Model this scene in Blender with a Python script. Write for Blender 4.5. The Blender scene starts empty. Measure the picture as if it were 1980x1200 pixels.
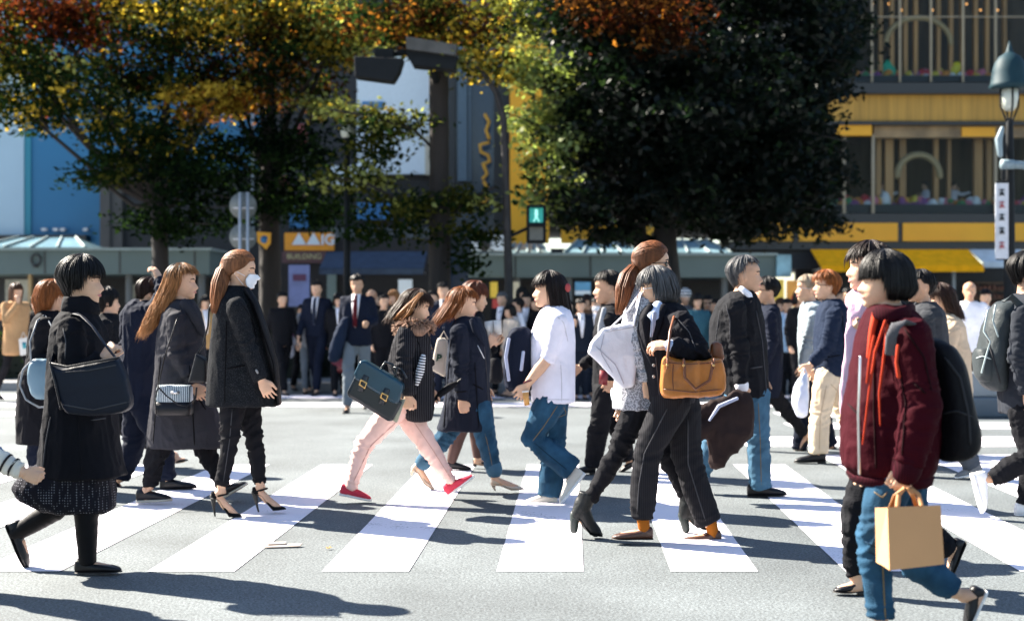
import bpy, math, random
import numpy as np
from mathutils import Vector, Matrix

# ------------------------------------------------------------------ camera, sky, sun, exposure
random.seed(7); RNG = np.random.default_rng(7)
SC = bpy.context.scene
COL = SC.collection
F, H0, CX, CY = 2670.0, 1.33, 990.0, 600.0      # focal length in px of the 1980-wide picture, eye height
cam = bpy.data.objects.new('camera', bpy.data.cameras.new('camera')); COL.objects.link(cam)
cam.location = (0, 0, H0); cam.rotation_euler = (math.radians(90), 0, 0)
cam.data.sensor_width = 36; cam.data.lens = F/1980*36
cam.data.clip_start = .1; cam.data.clip_end = 2000
cam.data.dof.use_dof = True; cam.data.dof.focus_distance = 7.9; cam.data.dof.aperture_fstop = 1.9
SC.camera = cam
SUN_EL, SUN_AZ = math.radians(39.5), math.radians(-60)    # azimuth from +Y, towards +X positive
sd = Vector((math.sin(SUN_AZ)*math.cos(SUN_EL), math.cos(SUN_AZ)*math.cos(SUN_EL), math.sin(SUN_EL)))
w = bpy.data.worlds.new('World'); SC.world = w; w.use_nodes = True
nt = w.node_tree; sky = nt.nodes.new('ShaderNodeTexSky'); sky.sky_type = 'NISHITA'; sky.sun_disc = False
sky.sun_elevation = SUN_EL; sky.sun_rotation = SUN_AZ; sky.altitude = 0; sky.air_density = 1.0; sky.dust_density = .6
nt.links.new(sky.outputs[0], nt.nodes['Background'].inputs[0]); nt.nodes['Background'].inputs[1].default_value = .055
sl = bpy.data.lights.new('sun', 'SUN'); sl.energy = 5.0; sl.angle = math.radians(.5); sl.color = (1, .92, .80)
so = bpy.data.objects.new('sun', sl); COL.objects.link(so); so.rotation_euler = sd.to_track_quat('Z', 'Y').to_euler()
SC.view_settings.view_transform = 'Standard'; SC.view_settings.look = 'None'
SC.view_settings.exposure = 2.4; SC.view_settings.gamma = 1
SC.cycles.use_denoising = True; SC.cycles.max_bounces = 6; SC.cycles.transparent_max_bounces = 12

# ------------------------------------------------------------------ materials
MATS = {}
def nmat(name):
    m = bpy.data.materials.new(name); m.use_nodes = True
    return m, m.node_tree, m.node_tree.nodes['Principled BSDF']
def mat(name, col, rough=.6, bump=0, scale=120, metal=0, var=.12, spec=.5, aniso=None, vscale=None, sheen=0):
    """principled surface with a little colour noise and bump"""
    if name in MATS: return MATS[name]
    m, t, b = nmat(name); N = t.nodes.new; L = t.links.new
    tc = N('ShaderNodeTexCoord'); src = tc.outputs['Object']
    if aniso:
        mp = N('ShaderNodeMapping'); mp.inputs['Scale'].default_value = aniso; L(src, mp.inputs[0]); src = mp.outputs[0]
    nz = N('ShaderNodeTexNoise'); nz.inputs['Scale'].default_value = vscale or scale*.1; nz.inputs['Detail'].default_value = 5; L(src, nz.inputs[0])
    rp = N('ShaderNodeMapRange'); rp.inputs[1].default_value = .3; rp.inputs[2].default_value = .7
    rp.inputs[3].default_value = 1-var; rp.inputs[4].default_value = 1+var; L(nz.outputs[0], rp.inputs[0])
    mx = N('ShaderNodeVectorMath'); mx.operation = 'SCALE'; mx.inputs[0].default_value = col[:3]; L(rp.outputs[0], mx.inputs['Scale'])
    L(mx.outputs[0], b.inputs['Base Color'])
    b.inputs['Roughness'].default_value = rough; b.inputs['Metallic'].default_value = metal; b.inputs['Specular IOR Level'].default_value = spec
    if sheen: b.inputs['Sheen Weight'].default_value = sheen; b.inputs['Sheen Roughness'].default_value = .4
    if bump:
        n2 = N('ShaderNodeTexNoise'); n2.inputs['Scale'].default_value = scale; n2.inputs['Detail'].default_value = 4; L(src, n2.inputs[0])
        bp = N('ShaderNodeBump'); bp.inputs['Strength'].default_value = bump; bp.inputs['Distance'].default_value = .01
        L(n2.outputs[0], bp.inputs['Height']); L(bp.outputs[0], b.inputs['Normal'])
    MATS[name] = m; return m
def cloth(name, col, **k):
    k.setdefault('rough', .85); k.setdefault('bump', .35); k.setdefault('scale', 45); k.setdefault('spec', .10); k.setdefault('var', .15)
    return mat(name, col, **k)
def pattern(name, kind, c1, c2, scale, rough=.85, rot=(0, 0, 0), thr=.5):
    """two-colour woven pattern: stripes, dots or speckle, in the cloth's own coordinates"""
    if name in MATS: return MATS[name]
    m, t, b = nmat(name); N = t.nodes.new; L = t.links.new
    tc = N('ShaderNodeTexCoord'); mp = N('ShaderNodeMapping'); mp.inputs['Rotation'].default_value = rot; L(tc.outputs['Object'], mp.inputs[0])
    if kind == 'stripes':
        tx = N('ShaderNodeTexWave'); tx.inputs['Scale'].default_value = scale; tx.inputs['Distortion'].default_value = .6; tx.inputs['Detail Scale'].default_value = 2; out = tx.outputs['Fac']
    elif kind == 'dots':
        tx = N('ShaderNodeTexVoronoi'); tx.inputs['Scale'].default_value = scale; tx.inputs['Randomness'].default_value = .1; out = tx.outputs['Distance']
    else:
        tx = N('ShaderNodeTexNoise'); tx.inputs['Scale'].default_value = scale; tx.inputs['Detail'].default_value = 3; out = tx.outputs['Fac']
    L(mp.outputs[0], tx.inputs[0])
    r = N('ShaderNodeValToRGB'); r.color_ramp.elements[0].position = max(0, thr-.05); r.color_ramp.elements[1].position = min(1, thr+.05)
    r.color_ramp.elements[0].color = (*c1, 1); r.color_ramp.elements[1].color = (*c2, 1)
    L(out, r.inputs[0]); L(r.outputs[0], b.inputs['Base Color']); b.inputs['Roughness'].default_value = rough; b.inputs['Specular IOR Level'].default_value = .06
    MATS[name] = m; return m
def emit(name, col, s):
    if name in MATS: return MATS[name]
    m, t, b = nmat(name); b.inputs['Base Color'].default_value = (*col, 1)
    b.inputs['Emission Color'].default_value = (*col, 1); b.inputs['Emission Strength'].default_value = s; MATS[name] = m; return m
def glass(name, tint=(.85, .9, .92), refl=.0):
    if name in MATS: return MATS[name]
    m = bpy.data.materials.new(name); m.use_nodes = True; t = m.node_tree; N = t.nodes.new; L = t.links.new
    t.nodes.remove(t.nodes['Principled BSDF']); tr = N('ShaderNodeBsdfTransparent'); tr.inputs[0].default_value = (*tint, 1)
    gl = N('ShaderNodeBsdfGlossy'); gl.inputs['Roughness'].default_value = .03; mx = N('ShaderNodeMixShader')
    fr = N('ShaderNodeLayerWeight'); fr.inputs[0].default_value = .12
    ad = N('ShaderNodeMath'); ad.operation = 'ADD'; ad.inputs[1].default_value = refl; ad.use_clamp = True; L(fr.outputs['Fresnel'], ad.inputs[0])
    L(ad.outputs[0], mx.inputs[0]); L(tr.outputs[0], mx.inputs[1]); L(gl.outputs[0], mx.inputs[2]); L(mx.outputs[0], t.nodes['Material Output'].inputs[0])
    MATS[name] = m; return m
def skin(tone):
    n = 'skin_' + tone
    if n in MATS: return MATS[n]
    c = {'light': (.57, .345, .225), 'mid': (.46, .265, .165), 'tan': (.40, .21, .13)}[tone]
    m = mat(n, c, rough=.5, bump=.06, scale=300, var=.10, vscale=18, spec=.4)
    b = m.node_tree.nodes['Principled BSDF']; b.inputs['Subsurface Weight'].default_value = .12
    b.inputs['Subsurface Radius'].default_value = (.02, .008, .004); b.inputs['Subsurface Scale'].default_value = .5
    return m
def hairmat(name, c, rough=.46):
    return mat('hair_' + name, c, rough=rough, bump=.25, scale=220, var=.45, vscale=60, spec=.2, aniso=(1, 1, .12))

# ------------------------------------------------------------------ geometry: soups of closed shapes
def W(px, py, Y): return np.array([(px-CX)/F*Y, Y, H0-(py-CY)/F*Y])
def GY(yf): return F*H0/(yf-CY)                       # distance of a ground point seen at row yf
def nrm(v):
    v = np.asarray(v, float); n = np.linalg.norm(v); return v/n if n > 1e-9 else v
class Soup:
    def __init__(s): s.v, s.f, s.n = [], [], 0
    def add(s, V, Fc):
        V = np.asarray(V, float); s.v.append(V); o = s.n
        s.f += [tuple(i+o for i in f) for f in Fc]; s.n += len(V); return s
    def arr(s): return np.concatenate(s.v) if s.v else np.zeros((0, 3))
def loft(S, rings):
    k = len(rings[0]); Fc = []
    for i in range(len(rings)-1):
        for j in range(k):
            a, b = i*k+j, i*k+(j+1) % k
            Fc.append((a, b, b+k, a+k))
    Fc.append(tuple(range(k-1, -1, -1))); o = (len(rings)-1)*k; Fc.append(tuple(o+j for j in range(k)))
    S.add(np.concatenate(rings), Fc); return S
def sup(th, e):
    c, s = np.cos(th), np.sin(th)
    return np.sign(c)*np.abs(c)**(2/e), np.sign(s)*np.abs(s)**(2/e)
def limb(S, pts, rads, lat=None, k=14, e=2.0, rnd=True):
    """tapered tube through points; a radius is a number or (across lat, other way)"""
    P = [np.asarray(p, float) for p in pts]; R = [(r, r) if np.isscalar(r) else tuple(r) for r in rads]
    n = len(P); th = np.arange(k)*2*math.pi/k; cs, sn = sup(th, e); rings = []; ref = None
    T = []
    for i in range(n):
        a = nrm(P[i]-P[i-1]) if i else None; b = nrm(P[i+1]-P[i]) if i < n-1 else None
        T.append(nrm((a if a is not None else 0)+(b if b is not None else 0)) if (a is not None and b is not None) else (a if a is not None else b))
    for i in range(n):
        t = T[i]; l = np.asarray(lat, float) if lat is not None else (ref if ref is not None else (np.array([0, 1., 0]) if abs(t[1]) < .8 else np.array([1., 0, 0])))
        u = l-np.dot(l, t)*t
        if np.linalg.norm(u) < 1e-3: u = np.cross(t, [0, 0, 1.])
        u = nrm(u); v = np.cross(t, u); ref = u
        ring = lambda c, q: c+np.outer(cs, u)*R[i][0]*q+np.outer(sn, v)*R[i][1]*q
        m = min(R[i])
        if i == 0 and rnd in (True, 'start'): rings += [ring(P[i]-t*m*.85, .45), ring(P[i]-t*m*.5, .85)]
        rings.append(ring(P[i], 1))
        if i == n-1 and rnd is True: rings += [ring(P[i]+t*m*.5, .85), ring(P[i]+t*m*.85, .45)]
    return loft(S, rings)
def rowloft(S, rows, Y, e=2.3, k=28):
    """stack of level sections: (row, left, right, half depth in m[, depth shift])"""
    th = np.arange(k)*2*math.pi/k; cs, sn = sup(th, e); rings = []
    for r in rows:
        dy = r[4] if len(r) > 4 else 0; a = W(r[1], r[0], Y+dy); b = W(r[2], r[0], Y+dy)
        c = (a+b)/2; h = (b-a)[0]/2
        rings.append(c+np.outer(cs, [h, 0, 0])+np.outer(sn, [0, r[3], 0]))
    return loft(S, rings)
def seclist(S, secs, lat, fwd, e=2.3, k=24):
    th = np.arange(k)*2*math.pi/k; cs, sn = sup(th, e)
    return loft(S, [np.asarray(c)+np.outer(cs, lat)*a+np.outer(sn, fwd)*b for c, a, b in secs])
def slab(S, poly, Y, th, skew=0):
    n = len(poly); A = [W(x, y, Y)+np.array([0, -th/2, 0]) for x, y in poly]; B = [p+np.array([skew, th, 0]) for p in A]
    Fc = [tuple(range(n)), tuple(range(2*n-1, n-1, -1))]+[(i, i+n, (i+1) % n+n, (i+1) % n) for i in range(n)]
    return S.add(np.array(A+B), Fc)
def ball(S, c, ax, k=12, m=8):
    """ellipsoid; ax = three axis vectors"""
    ax = np.asarray(ax, float); th = np.arange(k)*2*math.pi/k; rings = []
    for i in range(m+1):
        p = -math.pi/2+math.pi*(i+.001)/(m+.002); r = math.cos(p)
        rings.append(np.asarray(c)+np.outer(np.cos(th)*r, ax[0])+np.outer(np.sin(th)*r, ax[1])+math.sin(p)*ax[2])
    return loft(S, rings)
def bx(S, x0, x1, y0, y1, z0, z1):
    V = [(x, y, z) for x in (x0, x1) for y in (y0, y1) for z in (z0, z1)]
    return S.add(V, [(0, 1, 3, 2), (4, 6, 7, 5), (0, 4, 5, 1), (2, 3, 7, 6), (0, 2, 6, 4), (1, 5, 7, 3)])
def pbox(S, xl, yt, xr, yb, Y, d=.3):
    """box whose front face, at distance Y, covers these rows and columns"""
    a = W(xl, yb, Y); b = W(xr, yt, Y); return bx(S, a[0], b[0], Y, Y+d, a[2], b[2])
def obox(S, c, ax):
    c = np.asarray(c, float); ax = np.asarray(ax, float)
    V = [c+i*ax[0]+j*ax[1]+k*ax[2] for i in (-1, 1) for j in (-1, 1) for k in (-1, 1)]
    return S.add(V, [(0, 1, 3, 2), (4, 6, 7, 5), (0, 4, 5, 1), (2, 3, 7, 6), (0, 2, 6, 4), (1, 5, 7, 3)])

# ------------------------------------------------------------------ noise, remeshing
def _h(i, seed):
    n = np.sin(i[:, 0]*127.1+i[:, 1]*311.7+i[:, 2]*74.7+seed*53.3)*43758.5453; return n-np.floor(n)
def vnoise(P, seed=0):
    i = np.floor(P); f = P-i; u = f*f*(3-2*f); r = 0
    for a in (0, 1):
        for b in (0, 1):
            for c in (0, 1):
                wgt = (u[:, 0] if a else 1-u[:, 0])*(u[:, 1] if b else 1-u[:, 1])*(u[:, 2] if c else 1-u[:, 2])
                r = r+wgt*_h(i+np.array([a, b, c]), seed)
    return r
def raw_mesh(V, Fc, name='m'):
    me = bpy.data.meshes.new(name); me.from_pydata([tuple(v) for v in V], [], Fc); return me
def remesh(S, vox, smooth=6, protect=(), wr=0, wscale=(11, 11, 4.5), seed=0, folds=()):
    """union of the soup's shapes as one continuous skin, softened, with cloth folds"""
    V = S.arr(); off = V.mean(0); me = raw_mesh(V-off, S.f)
    ob = bpy.data.objects.new('tmp', me); COL.objects.link(ob)
    md = ob.modifiers.new('r', 'REMESH'); md.mode = 'VOXEL'; md.voxel_size = vox; md.use_smooth_shade = True
    dg = bpy.context.evaluated_depsgraph_get(); dg.update()
    out = bpy.data.meshes.new_from_object(ob.evaluated_get(dg))
    bpy.data.objects.remove(ob); bpy.data.meshes.remove(me)
    n = len(out.vertices); co = np.empty(n*3); out.vertices.foreach_get('co', co); co = co.reshape(-1, 3)
    ne = len(out.edges); ed = np.empty(ne*2, int); out.edges.foreach_get('vertices', ed); ed = ed.reshape(-1, 2)
    deg = np.bincount(ed.ravel(), minlength=n).astype(float); deg[deg == 0] = 1
    mask = np.ones(n)
    for c, r in protect:
        d = np.linalg.norm(co+off-np.asarray(c), axis=1); mask = np.minimum(mask, np.clip((d-r)/.03, .12, 1))
    for it in range(smooth):
        acc = np.stack([np.bincount(ed[:, 0], co[ed[:, 1], j], n)+np.bincount(ed[:, 1], co[ed[:, 0], j], n) for j in range(3)], 1)
        co += (.6*mask)[:, None]*(acc/deg[:, None]-co)
    if wr:
        out.vertices.foreach_set('co', co.ravel()); out.update()
        nn = np.empty(n*3); out.vertices.foreach_get('normal', nn); nn = nn.reshape(-1, 3); P = co+off
        q = P*np.array(wscale)+.9*vnoise(P*3.1, seed+5)[:, None]
        a = (1-np.abs(2*vnoise(q, seed)-1))**2.2; b = (1-np.abs(2*vnoise(q*2.2+7, seed+1)-1))**2.2
        d = a*1.0+b*.55-.75
        disp = wr*.42*d
        for c, r, g, ax in folds:       # gathered folds lying across the limb round a bend
            dd = np.exp(-(np.linalg.norm(P-np.asarray(c), axis=1)/r)**2); t = P@ax
            q2 = (P-t[:, None]*ax)*7+(t*34+1.6*vnoise(P*9, seed+9))[:, None]*ax
            disp = disp+wr*g*dd*((1-np.abs(2*vnoise(q2, seed+3)-1))**2-.45)
        co = co+nn*disp[:, None]
    out.vertices.foreach_set('co', co.ravel())
    return out, off

def link(name, me, material, parent=None, off=None, smooth=True):
    o = bpy.data.objects.new(name, me); me.name = name; COL.objects.link(o)
    if material is not None and not me.materials: me.materials.append(material)
    if parent is not None: o.parent = parent
    if smooth and len(me.polygons): me.polygons.foreach_set('use_smooth', [True]*len(me.polygons))
    return o
def base_of(o):
    b = np.zeros(3)
    while o is not None: b = b+np.array(o.location); o = o.parent
    return b
def build(name, S, material, parent=None, vox=None, smooth=None, flat=False, bevel=0, **k):
    base = base_of(parent) if parent is not None else None
    if vox:
        me, off = remesh(S, vox, 6 if smooth is None else smooth, **k)
        n = len(me.vertices); co = np.empty(n*3); me.vertices.foreach_get('co', co); co = co.reshape(-1, 3)+off
        if base is None: base = np.array([co[:, 0].mean(), co[:, 1].mean(), co[:, 2].min()])
        me.vertices.foreach_set('co', (co-base).ravel())
    else:
        V = S.arr()
        if base is None: base = np.array([V[:, 0].mean(), V[:, 1].mean(), V[:, 2].min()])
        me = raw_mesh(V-base, S.f)
    me.update(); o = link(name, me, material, parent, smooth=not flat)
    if parent is None: o.location = base
    if bevel:
        b = o.modifiers.new('b', 'BEVEL'); b.width = bevel; b.segments = 2; b.limit_method = 'ANGLE'
    return o
def tag(o, label, cat, group=None, kind=None):
    if label: o['label'] = label
    if cat: o['category'] = cat
    if group: o['group'] = group
    if kind: o['kind'] = kind
    return o
def empty(name, loc):
    o = bpy.data.objects.new(name, None); o.location = loc; o.empty_display_size = .1; COL.objects.link(o); return o
def thing(name, label, cat, loc, group=None): return tag(empty(name, loc), label, cat, group)
def setting(o): o['kind'] = 'structure'; return o
# ------------------------------------------------------------------ people
Zs = [0, .03, .07, .11, .15, .19, .23, .27, .31, .36, .42, .48, .54, .60, .66, .72, .78, .84, .89, .94, .975, 1]
def _ip(z, a): return np.interp(z, [p[0] for p in a], [p[1] for p in a])
FRONT = [(0, .27), (.03, .345), (.08, .365), (.14, .345), (.18, .368), (.23, .372), (.27, .355), (.32, .362), (.42, .352), (.5, .338), (.56, .372), (.66, .372), (.76, .335), (.85, .255), (.93, .13), (1, -.02)]
BACK = [(0, -.02), (.08, -.12), (.18, -.22), (.3, -.30), (.42, -.39), (.55, -.45), (.68, -.465), (.8, -.41), (.9, -.28), (1, -.05)]
WID = [(0, .09), (.05, .165), (.15, .225), (.28, .275), (.42, .31), (.58, .335), (.72, .33), (.84, .265), (.93, .16), (1, .02)]
def nose_amp(z): return _ip(z, [(.25, 0), (.285, .075), (.32, .125), (.36, .105), (.44, .055), (.51, .012), (.55, 0)])
def face_f(l, z):
    fr, w_ = _ip(z, FRONT), _ip(z, WID); f = -.05+(fr+.05)*math.sqrt(max(0, 1-min(1, abs(l)/w_)**2.3))
    f += nose_amp(z)*math.exp(-(l/(.05+.03*(z < .36)))**2)
    f -= .03*math.exp(-((abs(l)-.14)/.07)**2-((z-.49)/.045)**2)
    f += .018*math.exp(-(l/.1)**2)*(math.exp(-((z-.225)/.022)**2)+math.exp(-((z-.175)/.022)**2))
    return f
def head_soup(S, hp, k=40):
    rings = []
    for z in Zs:
        ring = []
        for j in range(k):
            a = 2*math.pi*j/k; c, s = math.cos(a), math.sin(a); w_ = _ip(z, WID); l = w_*np.sign(c)*abs(c)**.95
            ring.append(hp(l, face_f(l, z) if s >= 0 else -.05+(_ip(z, BACK)+.05)*abs(s), z))
        rings.append(np.array(ring))
    loft(S, rings)

class Person:
    def __init__(s, label, Y, px, tone='light', group='pedestrians on the crossing', fine=True, name='person', heading=None):
        s.Y = Y; s.s = F/Y; s.fine = fine; s.tone = tone
        s.root = thing(name, label, 'person', W(px, CY, Y)*np.array([1, 1, 0]), group)
        s.B = Soup(); s.protect = []; s.G = {}; s.seed = random.randrange(1000); s.post = []
        s.folds = {}
        s.face = 1
    def g(s, name, m=None, **k):
        if name not in s.G: s.G[name] = dict(S=Soup(), m=m, k=k)
        return s.G[name]['S']
    def head(s, cx, cy, h, yaw=0, pitch=0, roll=0, off=0, neck=None, nr=.052, eyes=True, ears=True, nf=-.07):
        """head centred on (cx, cy), h px from chin to crown; yaw 0 faces right, 180 left, -90 the camera"""
        c = W(cx, cy, s.Y+off); s.headw(c, h/s.s, yaw, pitch, roll, W(neck[0], neck[1], s.Y+off) if neck else None, nr, eyes, ears, nf)
    def headw(s, c, hh, yaw, pitch=0, roll=0, neck=None, nr=.052, eyes=True, ears=True, nf=-.07):
        y, p, r = map(math.radians, (yaw, pitch, roll))
        f = np.array([math.cos(y)*math.cos(p), math.sin(y)*math.cos(p), -math.sin(p)]); f0 = np.array([math.cos(y), math.sin(y), 0])
        l = np.cross([0, 0, 1.], f0); u = np.cross(f, l)
        l, u = l*math.cos(r)+u*math.sin(r), u*math.cos(r)-l*math.sin(r)
        s.f, s.l, s.u, s.hh, s.hc = f, l, u, hh, c; s.f0 = f0; s.l0 = np.cross([0, 0, 1.], f0)
        hp = lambda L_, F_, z: c+hh*(L_*l+F_*f+(z-.5)*u)
        s.hp = hp
        head_soup(s.B, hp, 40 if s.fine else 24)
        if ears:
            for sg in (-1, 1): ball(s.B, hp(.325*sg, -.06, .43), [hh*.04*l*sg+hh*.03*f*-1, hh*.062*f, hh*.125*u], 10, 6)
        s.protect.append((hp(0, .3, .33), .085*hh/.225))
        if neck is not None: limb(s.B, [hp(0, nf, .25), np.asarray(neck)+np.array([0, 0, -.02])], [nr, nr*1.08])
        if not s.fine:
            dk = mat('eye_dark', (.012, .009, .008), .2)
            for sg in (-1, 1): S = Soup(); ball(S, hp(.145*sg, face_f(.145, .5)-.004, .505), [hh*.075*nrm(l-.35*sg*f), hh*.02*f, hh*.035*u], 8, 5); build('eye', S, dk, s.root)
            S = Soup(); ball(S, hp(0, face_f(0, .2)-.012, .2), [hh*.10*l, hh*.03*f, hh*.025*u], 8, 5); build('mouth', S, mat('lips', (.42, .15, .13), .45), s.root)
        if eyes and s.fine:
            dk = mat('eye_dark', (.012, .009, .008), .2); br = hairmat('brow', (.03, .02, .016)); lp = mat('lips', (.42, .15, .13), .45)
            wh = mat('eye_white', (.6, .58, .56), .3)
            for sg in (-1, 1):
                ff = face_f(.145*sg, .49)
                S = Soup(); ball(S, hp(.145*sg, ff-.008, .492), [hh*.074*nrm(l-.35*sg*f), hh*.016*f, hh*.027*u], 12, 6); e = build('eye', S, wh, s.root)
                S = Soup(); ball(S, hp(.142*sg, ff, .494), [hh*.032*nrm(l-.3*sg*f), hh*.015*f, hh*.028*u], 10, 6); build('iris', S, dk, e)
                S = Soup(); limb(S, [hp(.075*sg, face_f(.075, .515)-.002, .512), hp(.145*sg, ff+.006, .52), hp(.215*sg, face_f(.215, .505)+.004, .503)], [hh*.008, hh*.016, hh*.009], k=6); build('eyelash', S, dk, e)
                S = Soup(); limb(S, [hp(.06*sg, face_f(.06, .57)+.002, .57), hp(.14*sg, face_f(.14, .585)+.006, .588), hp(.225*sg, face_f(.225, .57)+.006, .57)], [hh*.014, hh*.019, hh*.009], k=8); build('eyebrow', S, br, s.root)
            S = Soup()
            for dz, rr in ((.215, .015), (.184, .018)):
                limb(S, [hp(-.1, face_f(.1, .2)-.004, .202), hp(-.04, face_f(.04, dz)+.002, dz), hp(.04, face_f(.04, dz)+.002, dz), hp(.1, face_f(.1, .2)-.004, .202)], [hh*.004, hh*rr, hh*rr, hh*.004], k=8)
            build('mouth', S, lp, s.root)
    def rows(s, gname, rows, m=None, core=True, e=2.3, **k):
        S = s.g(gname, m, **k); rowloft(S, rows, s.Y, e)
        if core:
            rr = []
            for r in rows:
                c = (r[1]+r[2])/2; hw = (r[2]-r[1])/2; rr.append((r[0], c-hw*.72, c+hw*.72, max(.03, r[3]*.78))+tuple(r[4:]))
            rowloft(s.B, rr[:-1] if len(rr) > 3 else rr, s.Y)
    def hand(s, wr, d, n, curl=.5, sc=1.0, spread=.12, thumb=None):
        d = nrm(d); n = np.asarray(n, float); n = nrm(n-np.dot(n, d)*d); t = np.cross(d, n)
        want = thumb if thumb is not None else s.f0
        if np.dot(t, want) < 0: t = -t
        a = wr+d*.005; k = a+d*.088*sc
        limb(s.B, [a-d*.03, a, a+d*.045*sc, k], [(.024*sc, .02*sc), (.027*sc, .018*sc), (.039*sc, .0155*sc), (.038*sc, .012*sc)], lat=t, k=12, e=2.6)
        for i, (o, L_) in enumerate(((.031, .070), (.0105, .079), (-.0105, .073), (-.030, .057))):
            p = k+t*o*sc-d*.004*abs(i-1); ang = 0; pts = [p]; cu = curl*(1+.10*i)
            dirb = nrm(d+t*spread*(1.2-.8*i))
            for fr, bend in ((.46, 1.05), (.32, 1.35), (.24, .8)):
                ang += cu*bend; v = dirb*math.cos(ang)+n*math.sin(ang); pts.append(pts[-1]+v*L_*fr*sc)
            limb(s.B, [p-d*.02*sc]+pts, [.0080*sc, .0086*sc, .0079*sc, .0072*sc, .0058*sc], k=8)
        b = a+d*.022*sc+t*.024*sc; v1 = nrm(t*.75+d*.75+n*.35*curl); v2 = nrm(t*(.35-.3*curl)+d*.95+n*.5*curl)
        limb(s.B, [b, b+v1*.036*sc, b+v1*.036*sc+v2*.030*sc, b+v1*.036*sc+v2*.052*sc], [.015*sc, .0125*sc, .0105*sc, .008*sc], k=8)
        s.protect.append((a+d*.09*sc, .085*sc))
    def arm(s, gname, pts, dy, r=(.062, .054, .042), hand=None, curl=.5, n=None, sleeve=1.0, sc=.95, thumb=None, dys=None, spread=.16, m=None, **k):
        if gname: s.g(gname, m, **k)
        """shoulder, elbow, wrist in picture coordinates; dy (or three of them) is metres behind the person's plane"""
        ds = dys or (dy, dy, dy); P = [W(x, y, s.Y+d_) for (x, y), d_ in zip(pts, ds)]
        hd = None if hand is None else W(hand[0], hand[1], s.Y+(hand[2] if len(hand) > 2 else ds[2]))
        s.armw(gname, P, r, hd, curl, n if n is not None else (0, 1 if dy < 0 else -1, 0), sleeve, sc, thumb, spread, m)
    def armw(s, gname, P, r, hd, curl, n, sleeve=1.0, sc=.95, thumb=None, spread=.1, m=None):
        q = [.78*r[0], min(.046, .72*r[1]), .027]
        mid = (P[1]*.55+P[2]*.45)
        limb(s.B, [P[0], P[1], mid, P[2]], [q[0], q[1], .040 if sleeve >= 1 else .043, q[2]])
        if gname:
            S = s.g(gname, m)
            if sleeve >= 1: limb(S, [P[0], (P[0]+P[1])/2, P[1], (P[1]+P[2])/2, P[2]], [r[0], (r[0]*.45+r[1]*.55), r[1], (r[1]+r[2])/2, r[2]], rnd='start')
            else:
                e = P[1]+(P[2]-P[1])*sleeve; limb(S, [P[0], P[1], e], [r[0], r[1], r[1]*.96], rnd='start')
            s.folds.setdefault(gname, []).extend([(P[1], .13, 1.1, nrm(P[2]-P[0])), (P[2]*.8+P[1]*.2, .09, .8, nrm(P[2]-P[1])), (P[0], .10, .6, nrm(P[1]-P[0]+np.array([.1, 0, 0])))])
        if hd is not None: s.hand(P[2], hd-P[2], n, curl, sc, spread, thumb)
    def leg(s, gname, pts, dy, r=(.088, .065, .05), m=None, hem=1.0, skinr=None, dys=None, **k):
        ds = dys or (dy,)*len(pts)
        s.legw(gname, [W(p[0], p[1], s.Y+d_) for p, d_ in zip(pts, ds)], r, m, hem, **k)
    def legw(s, gname, P, r, m=None, hem=1.0, **k):
        calf = P[1]*.62+P[2]*.38; back = -s.f0*.004 if hasattr(s, 'f0') else 0
        limb(s.B, [P[0], P[1], calf+back, P[2]], [min(.072, r[0]*.78), min(.046, r[1]*.72), min(.043, r[1]*.68), min(.03, r[2]*.8)])
        if gname:
            S = s.g(gname, m, **k); e = P[1]+(P[2]-P[1])*hem
            c2 = P[1]*.6+e*.4
            limb(S, [P[0], P[0]*.5+P[1]*.5, P[1], c2, e], [r[0], r[0]*.52+r[1]*.48, r[1], r[1]*.5+r[2]*.5+(.004 if r[2] < r[1] else 0), r[2]], rnd='start')
            s.folds.setdefault(gname, []).extend([(P[1], .14, 1.0, nrm(P[2]-P[0]+np.array([.2, 0, .2]))), (e, .11, .9, nrm(P[2]-P[1])), (P[0], .14, .7, nrm(P[1]-P[0]+np.array([.5, 0, 0])))])
    def shoe(s, heel, toe, ank, dy, style='flat', m=None, sole=None, lift=.0, sock=None):
        A, B_, K = (W(p[0], p[1], s.Y+dy) for p in (heel, toe, ank)); s.shoew(A, B_, K, style, m, sole, lift)
    def shoew(s, A, T, K, style='flat', m=None, sole=None, lift=0, wd=None):
        L_ = np.linalg.norm(T-A); d = (T-A)/L_; up = K-(A*.75+T*.25); up = nrm(up-np.dot(up, d)*d); lat = np.cross(up, d)
        m = m or mat('black_leather', (.012, .012, .014), .35); wscale = .25/L_ if L_ > .1 else 1; wq = min(1.25, wscale)
        top = {'flat': [.24, .31, .30, .24, .2, .18, .15, .11, .06], 'low': [.2, .24, .2, .15, .13, .15, .13, .10, .05],
               'sneaker': [.3, .38, .40, .36, .31, .26, .20, .15, .08], 'dress': [.26, .33, .34, .31, .26, .21, .17, .12, .07],
               'boot': [.5, .62, .66, .60, .42, .28, .21, .15, .08], 'pump': [.22, .26, .22, .15, .12, .13, .12, .09, .04]}[style]
        ts = [0, .04, .15, .3, .45, .62, .8, .93, 1]; wd_ = [.07, .115, .135, .13, .145, .17, .165, .115, .03]
        if style in ('pump',): wd_ = [.05, .10, .12, .11, .12, .155, .15, .09, .02]
        th = np.arange(16)*2*math.pi/16; cs, sn = sup(th, 2.6)
        lf = lambda t: lift/L_*(1 if t < .2 else max(0, .5+.5*math.cos(math.pi*min(1, (t-.2)/.45))))
        def body(ts, lo, hi, wm, S):
            rings = []
            for i, t in enumerate(ts):
                b, h = lo(i, t), hi(i, t); c = A+d*t*L_+up*(b+h)/2*L_; rings.append(c+np.outer(cs, lat)*wd_[i]*L_*wq*wm+np.outer(sn, up)*max(.004, (h-b)/2)*L_)
            return loft(S, rings)
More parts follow.
